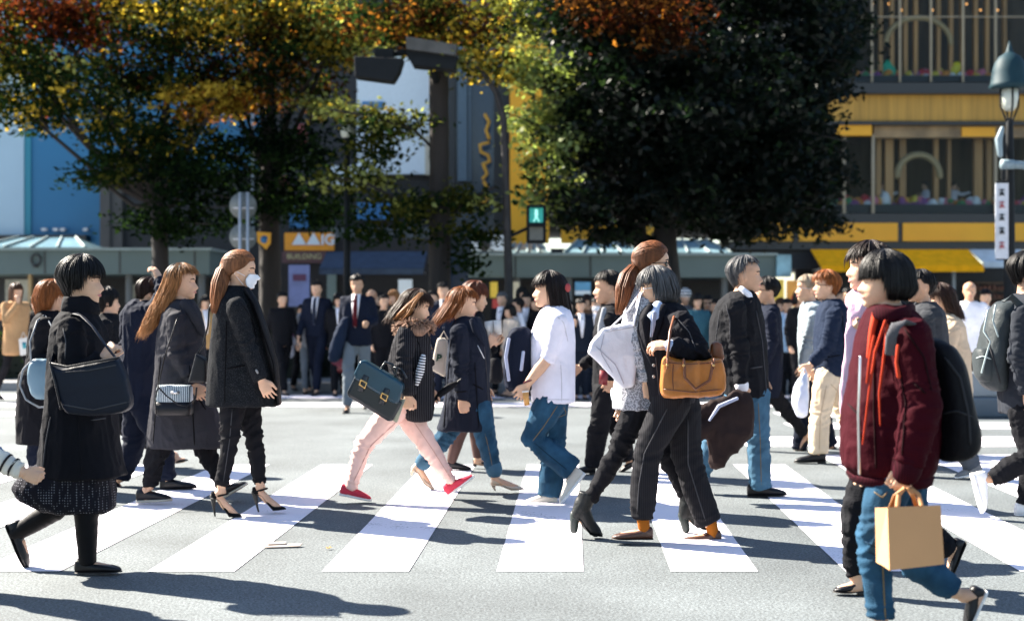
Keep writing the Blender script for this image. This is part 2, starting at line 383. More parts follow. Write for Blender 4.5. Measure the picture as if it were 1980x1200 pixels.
        st = .03 if style in ('flat', 'low', 'dress', 'pump', 'boot') else .09
        S = body(ts, lambda i, t: lf(t)+st*.5, lambda i, t: lf(t)+top[i], 1, Soup())
        if style == 'boot': limb(S, [A+d*.16*L_+up*(lf(0)+.12)*L_, A+d*.24*L_+up*(lf(0)+.34)*L_, K, K+nrm(K-A-d*.24*L_)*.05], [.042, .05, .052, .055], rnd='start'); limb(S, [A+d*.26*L_+up*(lf(.2)+.3)*L_, A+d*.52*L_+up*(lf(.5)+.2)*L_, A+d*.78*L_+up*.11*L_], [.046, .042, .034])
        fw = Soup() if False else None
        o = build('shoe' if style not in ('boot', 'pump') else {'boot': 'boot', 'pump': 'pump'}[style], S, m, s.root, vox=.006 if s.fine else .012, smooth=2)
        S = body(ts, lambda i, t: lf(t), lambda i, t: lf(t)+st*(1.0 if t > .5 or style != 'platform' else 1), 1.06, Soup())
        if lift > .03:
            hc = A+d*.09*L_
            if style == 'boot': limb(S, [hc+up*(lf(0)*L_+.02), hc+up*.008+d*.01], [.031, .024], k=10)
            else: limb(S, [hc+up*(lf(0)*L_+.015)-d*.005, hc+up*lf(0)*L_*.5, hc+up*.004+d*.008], [.022, .0085, .0055], k=8)
        elif style == 'dress':
            bxc = A+d*.13*L_; obox(S, bxc-up*.006, [d*.12*L_, lat*.11*L_*wq, up*.014])
        build('sole', S, sole or mat('sole_dark', (.02, .018, .016), .6), o)
        # the foot inside
        limb(s.B, [K, A+d*.2*L_+up*(lf(0)+.13)*L_, A+d*.45*L_+up*(lf(.45)+.12)*L_, A+d*.78*L_+up*(lf(.8)+.075)*L_], [.033, (.030), .028, .02])
    # ---------------- hair
    def hair(s, m, zf=.70, zs=.45, zb=.25, a1=48, vol=.05, n=None, r=.0115, hug='short', lean=0, curl=.0, mess=.03, tie=None, tail=None, part=0, name='hair', z0=.60, wave=0, tips=None):
        """strands laid over the skull; zf/zs/zb: where they end over the brow, the ears and the nape (0 chin, 1 crown)"""
        a1 = a1+(22 if s.fine else 0); rs = random.Random(s.seed+3); hp = s.hp; hh = s.hh; S = Soup(); n = int((n or 420)*2.3) if s.fine else (n or 70); r = r if s.fine else .03
        def endz(az):
            az = abs(az)
            if az < a1-8: return zf
            if az < a1+8: t = (az-a1+8)/16; return zf+(zs-zf)*t
            if az < 105: return zs
            t = min(1, (az-105)/40); return zs+(zb-zs)*t*t*(3-2*t)
        def pos(az, z_or_t, v, drop=0, jl=0, jf=0):
            a = math.radians(az); rl = .345*(1+v); rf = (.385 if abs(az) < 90 else .475)*(1+v); ru = .415*(1+v)
            t = z_or_t; return [rl*math.sin(t)*math.sin(a), -.03+rf*math.sin(t)*math.cos(a), z0+ru*math.cos(t)]
        def strand(az, v, t0, ze, m_=12, jit=0):
            ze = min(ze, .93)
            ru = .415*(1+v); zeq = z0-.06; zc = max(ze, zeq); tc = math.acos(max(-1, min(1, (zc-z0)/ru)))
            t0 = min(t0, max(.02, tc-.22)); tot = max(.04, (tc-t0)*.42+max(0, zeq-ze)); pts = []
            dl, df = rs.uniform(-jit, jit), rs.uniform(-jit, jit); ph = rs.uniform(0, 6.28)
            for i in range(m_):
                q = tot*i/(m_-1); arc = (tc-t0)*.42
                if q <= arc or ze >= zeq:
                    k = q/max(tot, 1e-6); tight = (.85 if abs(az) > a1 else .6) if hug == 'short' else (.45 if abs(az) < a1 else 0); p = pos(az, t0+min(q, arc)/.42, v*(1-tight*k**2.5)+.012*k*(tight > 0))
                else:
                    dr = q-arc; k = q/tot; p = pos(az, tc, v*(1-.9*k**1.5)+.015 if hug == 'short' else v); p[2] -= dr
                    if hug == 'short':
                        mm = 1-.55*min(1, dr/.42); p[0] *= (.35+.65*mm) if abs(az) > 100 else 1-.1*dr; p[1] = -.03+(p[1]+.03)*(1-.5*min(1, dr/.45)) if abs(az) > 90 else p[1]
                    elif hug == 'bob':
                        mm = 1+.07*math.sin(min(1, dr/.45)*math.pi)-curl*max(0, dr-.2)*1.2; p[0] *= mm; p[1] = -.03+(p[1]+.03)*mm
                    else:
                        p[0] *= 1-.12*min(1, dr/.5)+.06*max(0, dr-.6); p[1] += lean*dr
                        if wave: p[0] += wave*math.sin(dr*9+ph)*min(1, dr*2); p[1] += wave*math.cos(dr*8+ph)*min(1, dr*2)
                p[0] += dl*k; p[1] += df*k; pts.append(p)
            return pts
        if tie is None:
            K = 48; m_ = 14; rings = []                     # the mass of hair under the strands
            for j in range(K):
                az = -180+360*j/K; rings.append(strand(az, vol-.02, .02, endz(az)+(.04 if abs(az) < a1 else 0), m_))
            V = [hp(*p) for rr in rings for p in rr]
            V2 = [hp(p[0]*.86, -.03+(p[1]+.03)*.86, p[2]*.97+.01) for rr in rings for p in rr]; o = len(V); Fc = []
            for j in range(K):
                a, b = j*m_, ((j+1) % K)*m_
                for i in range(m_-1):
                    Fc.append((a+i, a+i+1, b+i+1, b+i)); Fc.append((o+a+i, o+b+i, o+b+i+1, o+a+i+1))
                Fc.append((a+m_-1, o+a+m_-1, o+b+m_-1, b+m_-1))
            S.add(V+V2, Fc)
            for i in range(n):
                az = rs.uniform(-180, 180); v = vol+rs.uniform(-.03, .03)+.035*math.sin(az*.19+s.seed); ze = endz(az+rs.uniform(-6, 6))+rs.gauss(0, mess)
                P = strand(az, v, rs.uniform(.03, .8), ze, 11, mess*1.6)
                wpt = [hp(*p) for p in P]; fly = i % 8 == 0; rr = r*hh*rs.uniform(.5, 1.2)*(.22 if fly else 1)
                if fly: wpt = [w_+s.hh*.10*(j/10)**2*np.array([math.sin(i*1.7), math.cos(i*2.3), math.sin(i*.9)*.8]) for j, w_ in enumerate(wpt)]
                limb(S, wpt, [rr*.7]+[rr]*7+[rr*.8, rr*.5, rr*.12], k=4, rnd=False)
        else:
            tl, tf, tz = tie                                # gathered towards a tie at the back
            K = 48; m_ = 12; rings = []
            hl = lambda az: np.interp(abs(az), [0, 40, 70, 95, 130, 180], [.80, .76, .56, .46, .27, .18])
            def spt(az, z, v):
                ru = .415*(1+v); a = math.radians(az)
                if z > z0-.06: t = math.acos(max(-1, min(1, (z-z0)/ru))); return pos(az, t, v)
                p = pos(az, math.acos(-.06/ru), v); dr = z0-.06-z; p[1] = -.03+(p[1]+.03)*(1-.5*dr/.45); p[0] *= 1-.35*dr/.42; p[2] = z; return p
            for j in range(K):
                az = -180+360*j/K; rings.append([pos(az, .02, vol-.01)]+[spt(az, 1.0+vol*.3-(1.0+vol*.3-hl(az))*i/(m_-1), vol-.01) for i in range(1, m_)])
            V = [hp(*p) for rr in rings for p in rr]; Fc = []
            for j in range(K):
                a, b = j*m_, ((j+1) % K)*m_
                for i in range(m_-1): Fc.append((a+i, a+i+1, b+i+1, b+i))
            S.add(V, Fc)
            tv = np.array([tl, tf+.03, tz-z0])
            for i in range(n):
                az = rs.uniform(-180, 180); z = hl(az)+abs(rs.gauss(0, .12)); z = min(z, .97)
                p0 = np.array(spt(az, z, 0)); p0 = p0-np.array([0, -.03, z0]); pts = []
                for q in np.linspace(0, 1, 9):
                    d_ = p0*(1-q)+tv*q; d_ = d_/max(1e-6, math.sqrt((d_[0]/.345)**2+(d_[1]/(.385 if d_[1] > 0 else .475))**2+(d_[2]/.415)**2))
                    lim = 1+vol+rs.uniform(-.004, .02); e_ = d_*lim; pts.append(hp(e_[0], e_[1]-.03, e_[2]+z0))
                rr = r*hh*rs.uniform(.6, 1.1); limb(S, pts, [rr*.3]+[rr]*7+[rr*.6], k=4, rnd=False)
            if tail:
                T = [np.asarray(t_) for t_ in tail[0]]; ws = tail[1]
                limb(S, T, [w_*.6 for w_ in ws], k=10)
                for i in range(n//2):
                    a = rs.uniform(0, 6.28); q = rs.uniform(.3, 1.05); st = rs.uniform(-.15, .12); ln = rs.randint(len(T)-1, len(T))
                    pts = []
                    for j, (t_, w_) in enumerate(zip(T, ws)):
                        pts.append(t_+(s.l*math.cos(a)+s.f*math.sin(a))*w_*q+np.array([0, 0, -.03*st*j]))
                    pts = pts[:ln]; rr = r*hh*rs.uniform(.6, 1.2)
                    limb(S, pts, [rr]*(len(pts)-1)+[rr*.15], k=4, rnd=False)
        o = build(name, S, m, s.root)
        return o
    def locks(s, m, paths, n=40, w=.02, r=.005, name='hair_lock'):
        """loose locks through given picture points (x, y, depth shift)"""
        rs = random.Random(s.seed+9); S = Soup()
        for path in paths:
            P = [W(x, y, s.Y+d_) for x, y, d_ in path]
            for i in range(n):
                o1, o2 = rs.gauss(0, w), rs.gauss(0, w); k0 = rs.uniform(.3, 1.4)
                limb(S, [p+np.array([o1, o2, rs.gauss(0, .004)])*(.5+.5*j/len(P))*k0 for j, p in enumerate(P)], [r*.7]+[r]*(len(P)-2)+[r*.15], k=4, rnd=False)
        return build(name, S, m, s.root)
    def glasses(s, m, dark=False):
        S = Soup(); hh = s.hh; hp = s.hp
        for sg in (-1, 1):
            ring = [hp(sg*(.15+.085*math.cos(a)), face_f(.15, .49)+.05-.05*abs(.15+.085*math.cos(a)-.1), .475+.062*math.sin(a)) for a in np.linspace(0, 2*math.pi, 17)]
            limb(S, ring, [.0024]*17, k=6, rnd=False)
            limb(S, [hp(sg*.235, .30, .5), hp(sg*.335, .15, .5), hp(sg*.35, -.06, .47)], [.0028]*3, k=6)
        limb(S, [hp(-.065, .41, .49), hp(.065, .41, .49)], [.0024]*2, k=6)
        o = build('glasses', S, m, s.root)
        if dark:
            S = Soup()
            for sg in (-1, 1): ball(S, hp(sg*.15, face_f(.15, .49)+.04, .475), [hh*.09*nrm(s.l-.45*sg*s.f), hh*.012*s.f, hh*.068*s.u])
            build('lens', S, mat('dark_lens', (.01, .01, .012), .08), o)
    def mask(s, m):
        S = Soup(); hp = s.hp; ring = []
        ls = np.linspace(-.29, .29, 17); zs_ = np.linspace(.045, .42, 10); V = []; V2 = []
        for z in zs_:
            for l in ls:
                sq = 1-.22*((z-.23)/.19)**2; L_ = l*sq; ff = max(face_f(L_, z), _ip(z, FRONT)*math.sqrt(max(0, 1-(abs(L_)/.34)**2.2)))+.02+.05*math.exp(-(L_/.13)**2-((z-.27)/.13)**2)
                V.append(hp(L_, ff, z)); V2.append(hp(L_, ff-.02, z))
        n = 17; k = len(V); Fc = []
        for i in range(9):
            for j in range(16):
                a = i*n+j; Fc.append((a, a+1, a+n+1, a+n)); Fc.append((k+a, k+a+n, k+a+n+1, k+a+1))
        S.add(V+V2, Fc)
        for sg in (-1, 1): limb(S, [hp(sg*.27, .17, .36), hp(sg*.34, -.02, .45), hp(sg*.35, -.1, .4), hp(sg*.26, .14, .12)], [.0018]*4, k=5)
        build('face_mask', S, m, s.root)
    def done(s, vox=None):
        v = vox or (.0055 if s.fine else .013)
        for nm, gg in s.G.items():
            k = dict(gg['k']); vv = k.pop('vox', .009 if s.fine else .018); sm = k.pop('smooth', 3 if s.fine else 2); wr = k.pop('wr', .014)*1.75
            build(nm, gg['S'], gg['m'], s.root, vox=vv, smooth=sm, wr=wr, seed=s.seed, folds=s.folds.get(nm, ()), **k)
        b = build('body', s.B, skin(s.tone), s.root, vox=v, smooth=4 if s.fine else 2, protect=s.protect)
        return s
class Bag:
    """anything carried: a thing of its own, laid out in picture coordinates at distance Y"""
    def __init__(s, name, label, cat, Y, px, py, group=None):
        s.Y = Y; s.root = thing(name, label, cat, W(px, py, Y), group); s.s = F/Y
    def part(s, name, S, m, parent=None, **k): return build(name, S, m, parent or s.root, **k)
    def line(s, name, pts, r, m, parent=None, **k):
        S = Soup(); limb(S, [W(p[0], p[1], s.Y+(p[2] if len(p) > 2 else 0)) for p in pts], [r]*len(pts) if np.isscalar(r) or isinstance(r, tuple) else r, k=8, **k)
        return build(name, S, m, parent or s.root)
def letters(txt, px, py, Y, h, m, parent=None, rot=0, ext=.002, bold=0, align='CENTER', name='lettering'):
    cu = bpy.data.curves.new('t', 'FONT'); cu.body = txt; cu.size = h*1.35; cu.align_x = align; cu.align_y = 'CENTER'; cu.extrude = ext; cu.offset = bold
    o = bpy.data.objects.new('t', cu); COL.objects.link(o); dg = bpy.context.evaluated_depsgraph_get(); me = bpy.data.meshes.new_from_object(o.evaluated_get(dg)); bpy.data.objects.remove(o)
    me.materials.clear(); o = link(name, me, m, parent, smooth=False); p_ = W(px, py, Y); o.location = p_-(base_of(parent) if parent else 0); o.rotation_euler = (math.radians(90), math.radians(rot), 0); return o
# ------------------------------------------------------------------ ground
def road_mat(name, base, dark, patch=.25):
    m, t, b = nmat(name); N = t.nodes.new; L = t.links.new
    tc = N('ShaderNodeTexCoord'); src = tc.outputs['Object']
    n1 = N('ShaderNodeTexNoise'); n1.inputs['Scale'].default_value = 78; n1.inputs['Detail'].default_value = 3; n1.inputs['Roughness'].default_value = .7; L(src, n1.inputs[0])
    r1 = N('ShaderNodeMapRange'); r1.inputs[1].default_value = .36; r1.inputs[2].default_value = .64; r1.inputs[3].default_value = .5; r1.inputs[4].default_value = 1.5; L(n1.outputs[0], r1.inputs[0])
    n2 = N('ShaderNodeTexNoise'); n2.inputs['Scale'].default_value = .9; n2.inputs['Detail'].default_value = 6; L(src, n2.inputs[0])
    r2 = N('ShaderNodeMapRange'); r2.inputs[1].default_value = .3; r2.inputs[2].default_value = .7; r2.inputs[3].default_value = 1-patch; r2.inputs[4].default_value = 1+patch; L(n2.outputs[0], r2.inputs[0])
    v = N('ShaderNodeTexVoronoi'); v.inputs['Scale'].default_value = 75; L(src, v.inputs[0])
    r3 = N('ShaderNodeMapRange'); r3.inputs[1].default_value = 0; r3.inputs[2].default_value = .7; r3.inputs[3].default_value = 1.2; r3.inputs[4].default_value = .75; L(v.outputs['Distance'], r3.inputs[0])
    mm = N('ShaderNodeMath'); mm.operation = 'MULTIPLY'; L(r1.outputs[0], mm.inputs[0]); L(r2.outputs[0], mm.inputs[1])
    m2 = N('ShaderNodeMath'); m2.operation = 'MULTIPLY'; L(mm.outputs[0], m2.inputs[0]); L(r3.outputs[0], m2.inputs[1])
    mx = N('ShaderNodeVectorMath'); mx.operation = 'SCALE'; mx.inputs[0].default_value = base; L(m2.outputs[0], mx.inputs['Scale']); L(mx.outputs[0], b.inputs['Base Color'])
    bp = N('ShaderNodeBump'); bp.inputs['Strength'].default_value = .6; bp.inputs['Distance'].default_value = .006; L(n1.outputs[0], bp.inputs['Height']); L(bp.outputs[0], b.inputs['Normal'])
    b.inputs['Roughness'].default_value = .8; b.inputs['Specular IOR Level'].default_value = .35
    return m
ASPH = road_mat('asphalt', (.112, .127, .133), .05)
def paint_mat():
    m, t, b = nmat('road_paint'); N = t.nodes.new; L = t.links.new
    tc = N('ShaderNodeTexCoord'); n1 = N('ShaderNodeTexNoise'); n1.inputs['Scale'].default_value = 60; n1.inputs['Detail'].default_value = 6; L(tc.outputs['Object'], n1.inputs[0])
    n2 = N('ShaderNodeTexNoise'); n2.inputs['Scale'].default_value = 3; n2.inputs['Detail'].default_value = 8; L(tc.outputs['Object'], n2.inputs[0])
    a = N('ShaderNodeMath'); a.operation = 'MULTIPLY'; L(n1.outputs[0], a.inputs[0]); L(n2.outputs[0], a.inputs[1])
    r = N('ShaderNodeValToRGB'); e = r.color_ramp.elements; e[0].position = .10; e[0].color = (.12, .125, .13, 1); e[1].position = .17; e[1].color = (.76, .72, .78, 1)
    L(a.outputs[0], r.inputs[0]); L(r.outputs[0], b.inputs['Base Color']); b.inputs['Roughness'].default_value = .65
    return m
PAINT = paint_mat()
CURB = mat('kerb_stone', (.24, .24, .24), .85, bump=.4, scale=60); PAVE = mat('pavement', (.2, .2, .2), .85, bump=.3, scale=30, var=.2)
def sheet(name, poly, z, m):
    me = raw_mesh([(x, y, z) for x, y in poly], [tuple(range(len(poly)))]); o = link(name, me, m, smooth=False); return setting(o)
sheet('road', [(-300, -60), (300, -60), (300, 500), (-300, 500)], 0, ASPH)
def gp(x, y): p = GY(y); return ((x-CX)/F*p, p)
YN, YF = GY(1105), GY(898)
lean = (1106-CX)/F
for k in range(-9, 10):                                   # the near crossing: one stripe after another
    x0 = gp(285, 1105)[0]+k*(gp(960, 1105)[0]-gp(285, 1105)[0])/2; wd = gp(1128, 1105)[0]-gp(960, 1105)[0]
    dx = lean*(YF-YN)
    sheet('crosswalk_stripe', [(x0, YN), (x0+wd, YN), (x0+wd+dx, YF), (x0+dx, YF)], .004, PAINT)
for y0, y1, xa, xb in [(20.9, 21.7, -16, 16), (19.1, 19.9, -16, 4.5), (17.4, 18.1, -16, -4.2), (17.2, 18.0, 3.4, 16), (15.5, 16.3, 3.2, 16), (13.5, 14.5, 2.3, 12), (11.9, 12.7, 2.8, 12)]:
    sheet('crosswalk_stripe', [(xa, y0), (xb, y0), (xb, y1), (xa, y1)], .004, PAINT)   # the crossings beyond run the other way
S = Soup(); bx(S, -60, 60, 22.75, 22.95, -.1, .15); o = setting(build('kerb', S, CURB, bevel=.02))
S = Soup(); bx(S, -60, 60, 22.95, 60, -.1, .146); o = setting(build('pavement', S, PAVE, flat=True))

r = thing('cardboard_scrap', 'flat torn scrap of pale cardboard lying between two stripes', 'litter', np.array([*gp(548, 1058), 0])); S = Soup(); a_ = np.array([*gp(514, 1059), .01]); b_ = np.array([*gp(582, 1057), .012]); obox(S, (a_+b_)/2, [(b_-a_)/2, [.004, .022, .004], [0, 0, .003]]); obox(S, (a_*.7+b_*.3)+[0, .02, .012], [(b_-a_)*.25, [.0, .012, .004], [0, 0, .003]]); build('sheet', S, mat('cardboard', (.40, .33, .28), .8), r, flat=True)
for lx, ly in ((636, 1062),):
    c = np.array([*gp(lx, ly), .012]); S = Soup()
    for a in np.linspace(0, 6.28, 6)[:5]: ball(S, c+[.011*math.cos(a), .011*math.sin(a), .004*math.sin(2*a)], [[.012*math.cos(a), .012*math.sin(a), .003], [-.005*math.sin(a), .005*math.cos(a), 0], [0, 0, .0015]], 8, 4)
    o = build('fallen_leaf', S, mat('dry_leaf', (.45, .28, .06), .7)); tag(o, 'yellow fallen leaf on the asphalt near the cardboard scrap', 'leaf')
# ------------------------------------------------------------------ buildings, trees and street furniture beyond
def leafmat(name, gloss=.03, trans=.5, rough=.35):
    m = bpy.data.materials.new(name); m.use_nodes = True; t = m.node_tree; N = t.nodes.new; L = t.links.new
    t.nodes.remove(t.nodes['Principled BSDF']); a = N('ShaderNodeAttribute'); a.attribute_name = 'leaf'
    d = N('ShaderNodeBsdfDiffuse'); L(a.outputs[0], d.inputs[0]); tr = N('ShaderNodeBsdfTranslucent')
    g2 = N('ShaderNodeVectorMath'); g2.operation = 'MULTIPLY'; g2.inputs[1].default_value = (1.15, 1.1, .6); L(a.outputs[0], g2.inputs[0]); L(g2.outputs[0], tr.inputs[0])
    x = N('ShaderNodeMixShader'); x.inputs[0].default_value = trans; L(d.outputs[0], x.inputs[1]); L(tr.outputs[0], x.inputs[2])
    g = N('ShaderNodeBsdfGlossy'); g.inputs['Roughness'].default_value = rough; y = N('ShaderNodeMixShader'); y.inputs[0].default_value = gloss
    L(x.outputs[0], y.inputs[1]); L(g.outputs[0], y.inputs[2]); L(y.outputs[0], t.nodes['Material Output'].inputs[0]); return m
LEAF = leafmat('autumn_leaves', .0, .55); LEAFG = leafmat('evergreen_leaves', .02, .5, .45)
PAL = dict(g=(.011, .024, .009), o=(.055, .060, .014), y=(.46, .34, .05), n=(.25, .10, .022), r=(.11, .026, .013), b=(.034, .015, .008), m=(.003, .008, .0055), s=(.20, .27, .10), l=(.28, .32, .11))  # s: lighter green with sunlight on the evergreen's flank put into the colour
BARK = mat('bark', (.020, .016, .014), .9, bump=1, scale=18, aniso=(1, 1, .25), var=.35)
def leaves(name, blobs, Y, m, parent, size=.085, per=34):
    g = np.random.default_rng(len(bpy.data.objects)); C, K = [], []
    for cx, cy, rx, ry, rd, n, pal in blobs:
        s = Y/F; nc = max(1, n//per)
        u = g.normal(size=(nc, 3)); u /= np.linalg.norm(u, axis=1)[:, None]; u *= (g.random((nc, 1))**.45)
        P = W(cx, cy, Y)+u*np.array([rx*s, rd, ry*s])
        keys = list(pal.keys()); pr = np.array([pal[k] for k in keys], float); pr /= pr.sum(); ci = g.choice(len(keys), nc, p=pr)
        for i in range(nc):
            q = g.normal(size=(per, 3))*np.array([.20, .20, .085]); q[:, 2] -= .35*(q[:, 0]**2+q[:, 1]**2); C.append(P[i]+q)
            cc = np.array([PAL[keys[j]] if g.random() > .75 else PAL[keys[ci[i]]] for j in g.choice(len(keys), per, p=pr)]); K.append(cc*g.uniform(.65, 1.35, (per, 1)))
    C = np.concatenate(C); K = np.concatenate(K); n = len(C)
    nz = g.normal(size=(n, 3)); nz[:, 2] = np.abs(nz[:, 2])+.4; nz /= np.linalg.norm(nz, axis=1)[:, None]
    a = np.cross(nz, g.normal(size=(n, 3))); a /= np.linalg.norm(a, axis=1)[:, None]; b = np.cross(nz, a); L_ = size*g.uniform(.6, 1.25, (n, 1))
    V = np.stack([C-a*L_*.75, C+b*L_*.42-nz*L_*.08, C+a*L_*.75-nz*L_*.2, C-b*L_*.42-nz*L_*.08], 1).reshape(-1, 3)
    base = base_of(parent); me = bpy.data.meshes.new(name); me.vertices.add(4*n); me.vertices.foreach_set('co', (V-base).ravel())
    me.loops.add(4*n); me.loops.foreach_set('vertex_index', np.arange(4*n)); me.polygons.add(n); me.polygons.foreach_set('loop_start', np.arange(n)*4)
    me.update(calc_edges=True); at = me.attributes.new('leaf', 'FLOAT_COLOR', 'POINT'); col = np.ones((4*n, 4)); col[:, :3] = np.repeat(K, 4, 0); at.data.foreach_set('color', col.ravel())
    return link(name, me, m, parent, smooth=False)
def tree(name, label, Y, base, trunk, limbs, blobs, m=LEAF, size=.085, group='street trees beyond the crossing', tb=0, fan=5):
    r = thing(name, label, 'tree', (W(base, CY, Y)[0], Y, .14), group)
    S = Soup(); limb(S, [W(x, y, Y+tb) for x, y, _ in trunk], [q for _, _, q in trunk], k=12); build('trunk', S, BARK, r, vox=.04, smooth=1, wr=.03, wscale=(9, 9, 2))
    S = Soup()
    for lb in limbs: limb(S, [W(q[0], q[1], Y+(q[2] if len(q) > 2 else 0)) for q in lb], list(np.linspace(lb[0][3] if len(lb[0]) > 3 else .09, .018, len(lb))), k=8)
    for cx, cy, rx, ry, rd, n, pal in blobs:            # boughs that carry each mass of leaves
        t0 = trunk[-1]; a = W(t0[0], t0[1], Y+tb); bq = W(cx, cy, Y)
        g = random.Random(int(cx*7+cy))
        for k in range(fan):
            e = bq+np.array([g.uniform(-1, 1)*rx*Y/F, g.uniform(-1, 1)*rd, g.uniform(-.7, .7)*ry*Y/F]); mid = (a*.45+e*.55)+np.array([0, 0, -.25])
            if k == 0: limb(S, [a, a*.6+bq*.4+np.array([0, 0, -.2]), bq], [.07, .05, .025], k=6)
            limb(S, [bq*.8+a*.2, bq*.5+e*.5, e], [.024, .016, .006], k=5)
    build('boughs', S, BARK, r); leaves('crown', blobs, Y, m, r, size); return r
D_ = 3.0
tree('maple_tree', 'autumn tree with red and green leaves at the left, in front of the blue wall', 26, 312, [(312, 752, .19), (312, 560, .165), (308, 440, .15), (305, 400, .14)],
     [[(305, 410, 0, .09), (280, 330), (220, 240, -.5), (120, 150, -.5)], [(305, 405, 0, .1), (302, 300, .2), (320, 200), (340, 90)], [(305, 400, 0, .09), (350, 310), (400, 230, -.4), (440, 150)], [(300, 385, 0, .05), (230, 350), (150, 345, -.3)]],
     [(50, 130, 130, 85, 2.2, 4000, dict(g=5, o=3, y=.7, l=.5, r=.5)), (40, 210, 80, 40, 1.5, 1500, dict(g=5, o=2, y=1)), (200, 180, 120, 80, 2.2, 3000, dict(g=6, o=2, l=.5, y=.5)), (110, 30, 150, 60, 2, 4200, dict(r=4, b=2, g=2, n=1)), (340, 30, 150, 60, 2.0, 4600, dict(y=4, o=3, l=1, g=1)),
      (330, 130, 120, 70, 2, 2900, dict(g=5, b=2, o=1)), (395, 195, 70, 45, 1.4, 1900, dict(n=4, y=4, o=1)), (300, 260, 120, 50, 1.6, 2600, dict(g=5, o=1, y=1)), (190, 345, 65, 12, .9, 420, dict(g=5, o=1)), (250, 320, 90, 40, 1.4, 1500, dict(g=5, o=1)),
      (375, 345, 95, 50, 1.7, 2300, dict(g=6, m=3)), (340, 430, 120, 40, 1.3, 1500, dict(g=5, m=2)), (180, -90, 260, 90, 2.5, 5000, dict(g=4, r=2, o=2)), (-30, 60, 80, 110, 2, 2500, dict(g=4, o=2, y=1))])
tree('maple_tree', 'autumn tree with brown and orange leaves behind the round sign backs', 27, 523, [(523, 748, .26), (523, 560, .22), (520, 420, .2), (520, 330, .17)],
     [[(520, 340, 0, .1), (480, 260), (440, 190, -.4)], [(520, 330, 0, .1), (560, 220), (620, 120, -.5)], [(520, 330, 0, .12), (525, 200), (520, 60)]],
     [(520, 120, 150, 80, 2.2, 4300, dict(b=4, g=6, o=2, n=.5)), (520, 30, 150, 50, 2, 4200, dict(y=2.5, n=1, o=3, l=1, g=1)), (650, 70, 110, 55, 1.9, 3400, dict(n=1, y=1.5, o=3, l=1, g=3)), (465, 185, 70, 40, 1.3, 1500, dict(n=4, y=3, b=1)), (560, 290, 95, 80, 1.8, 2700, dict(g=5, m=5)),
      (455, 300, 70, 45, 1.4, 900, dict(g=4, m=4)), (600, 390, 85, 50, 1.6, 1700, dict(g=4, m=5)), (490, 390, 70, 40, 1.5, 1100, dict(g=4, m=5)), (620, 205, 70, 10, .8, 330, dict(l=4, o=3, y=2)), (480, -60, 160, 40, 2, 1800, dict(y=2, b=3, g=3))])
tree('zelkova_tree', 'thick dark trunked tree with layered pale green sprays left of the curved pole', 24, 850, [(850, 770, .25), (850, 600, .20), (850, 400, .18), (848, 140, .17)],
     [[(850, 300, 0, .03), (800, 250), (720, 225, -.6), (640, 212, -.8)], [(850, 420, 0, .03), (780, 390), (700, 350, -.6), (650, 345, -.8)], [(850, 440, 0, .03), (900, 390), (960, 360, -.5)]],
     [(690, 214, 70, 10, .8, 420, dict(l=4, y=2, o=2)), (760, 240, 80, 26, 1.2, 1100, dict(o=4, l=2, g=3)), (720, 290, 50, 25, 1, 480, dict(o=3, g=4)), (700, 348, 80, 16, 1, 620, dict(o=4, l=2, g=2)), (790, 395, 105, 30, 1.4, 1050, dict(g=4, o=3, l=1)), (890, 385, 70, 30, 1.2, 650, dict(g=4, o=3, l=1)),
      (750, 445, 120, 16, 1.3, 600, dict(g=4, o=2)), (900, 455, 60, 22, 1, 500, dict(g=4, o=2)), (885, 505, 35, 22, .8, 260, dict(g=4, m=2)), (790, 40, 150, 45, 1.9, 3300, dict(b=3, g=3, o=3, n=2)), (900, 60, 90, 45, 1.7, 1200, dict(o=3, b=3, y=3)), (925, 130, 55, 28, 1, 700, dict(y=4, o=3, l=2)), (975, 40, 70, 50, 1.5, 650, dict(o=3, l=2, g=2, y=1)), (700, -60, 90, 40, 1.5, 900, dict(b=2, g=3, o=2))], fan=0)
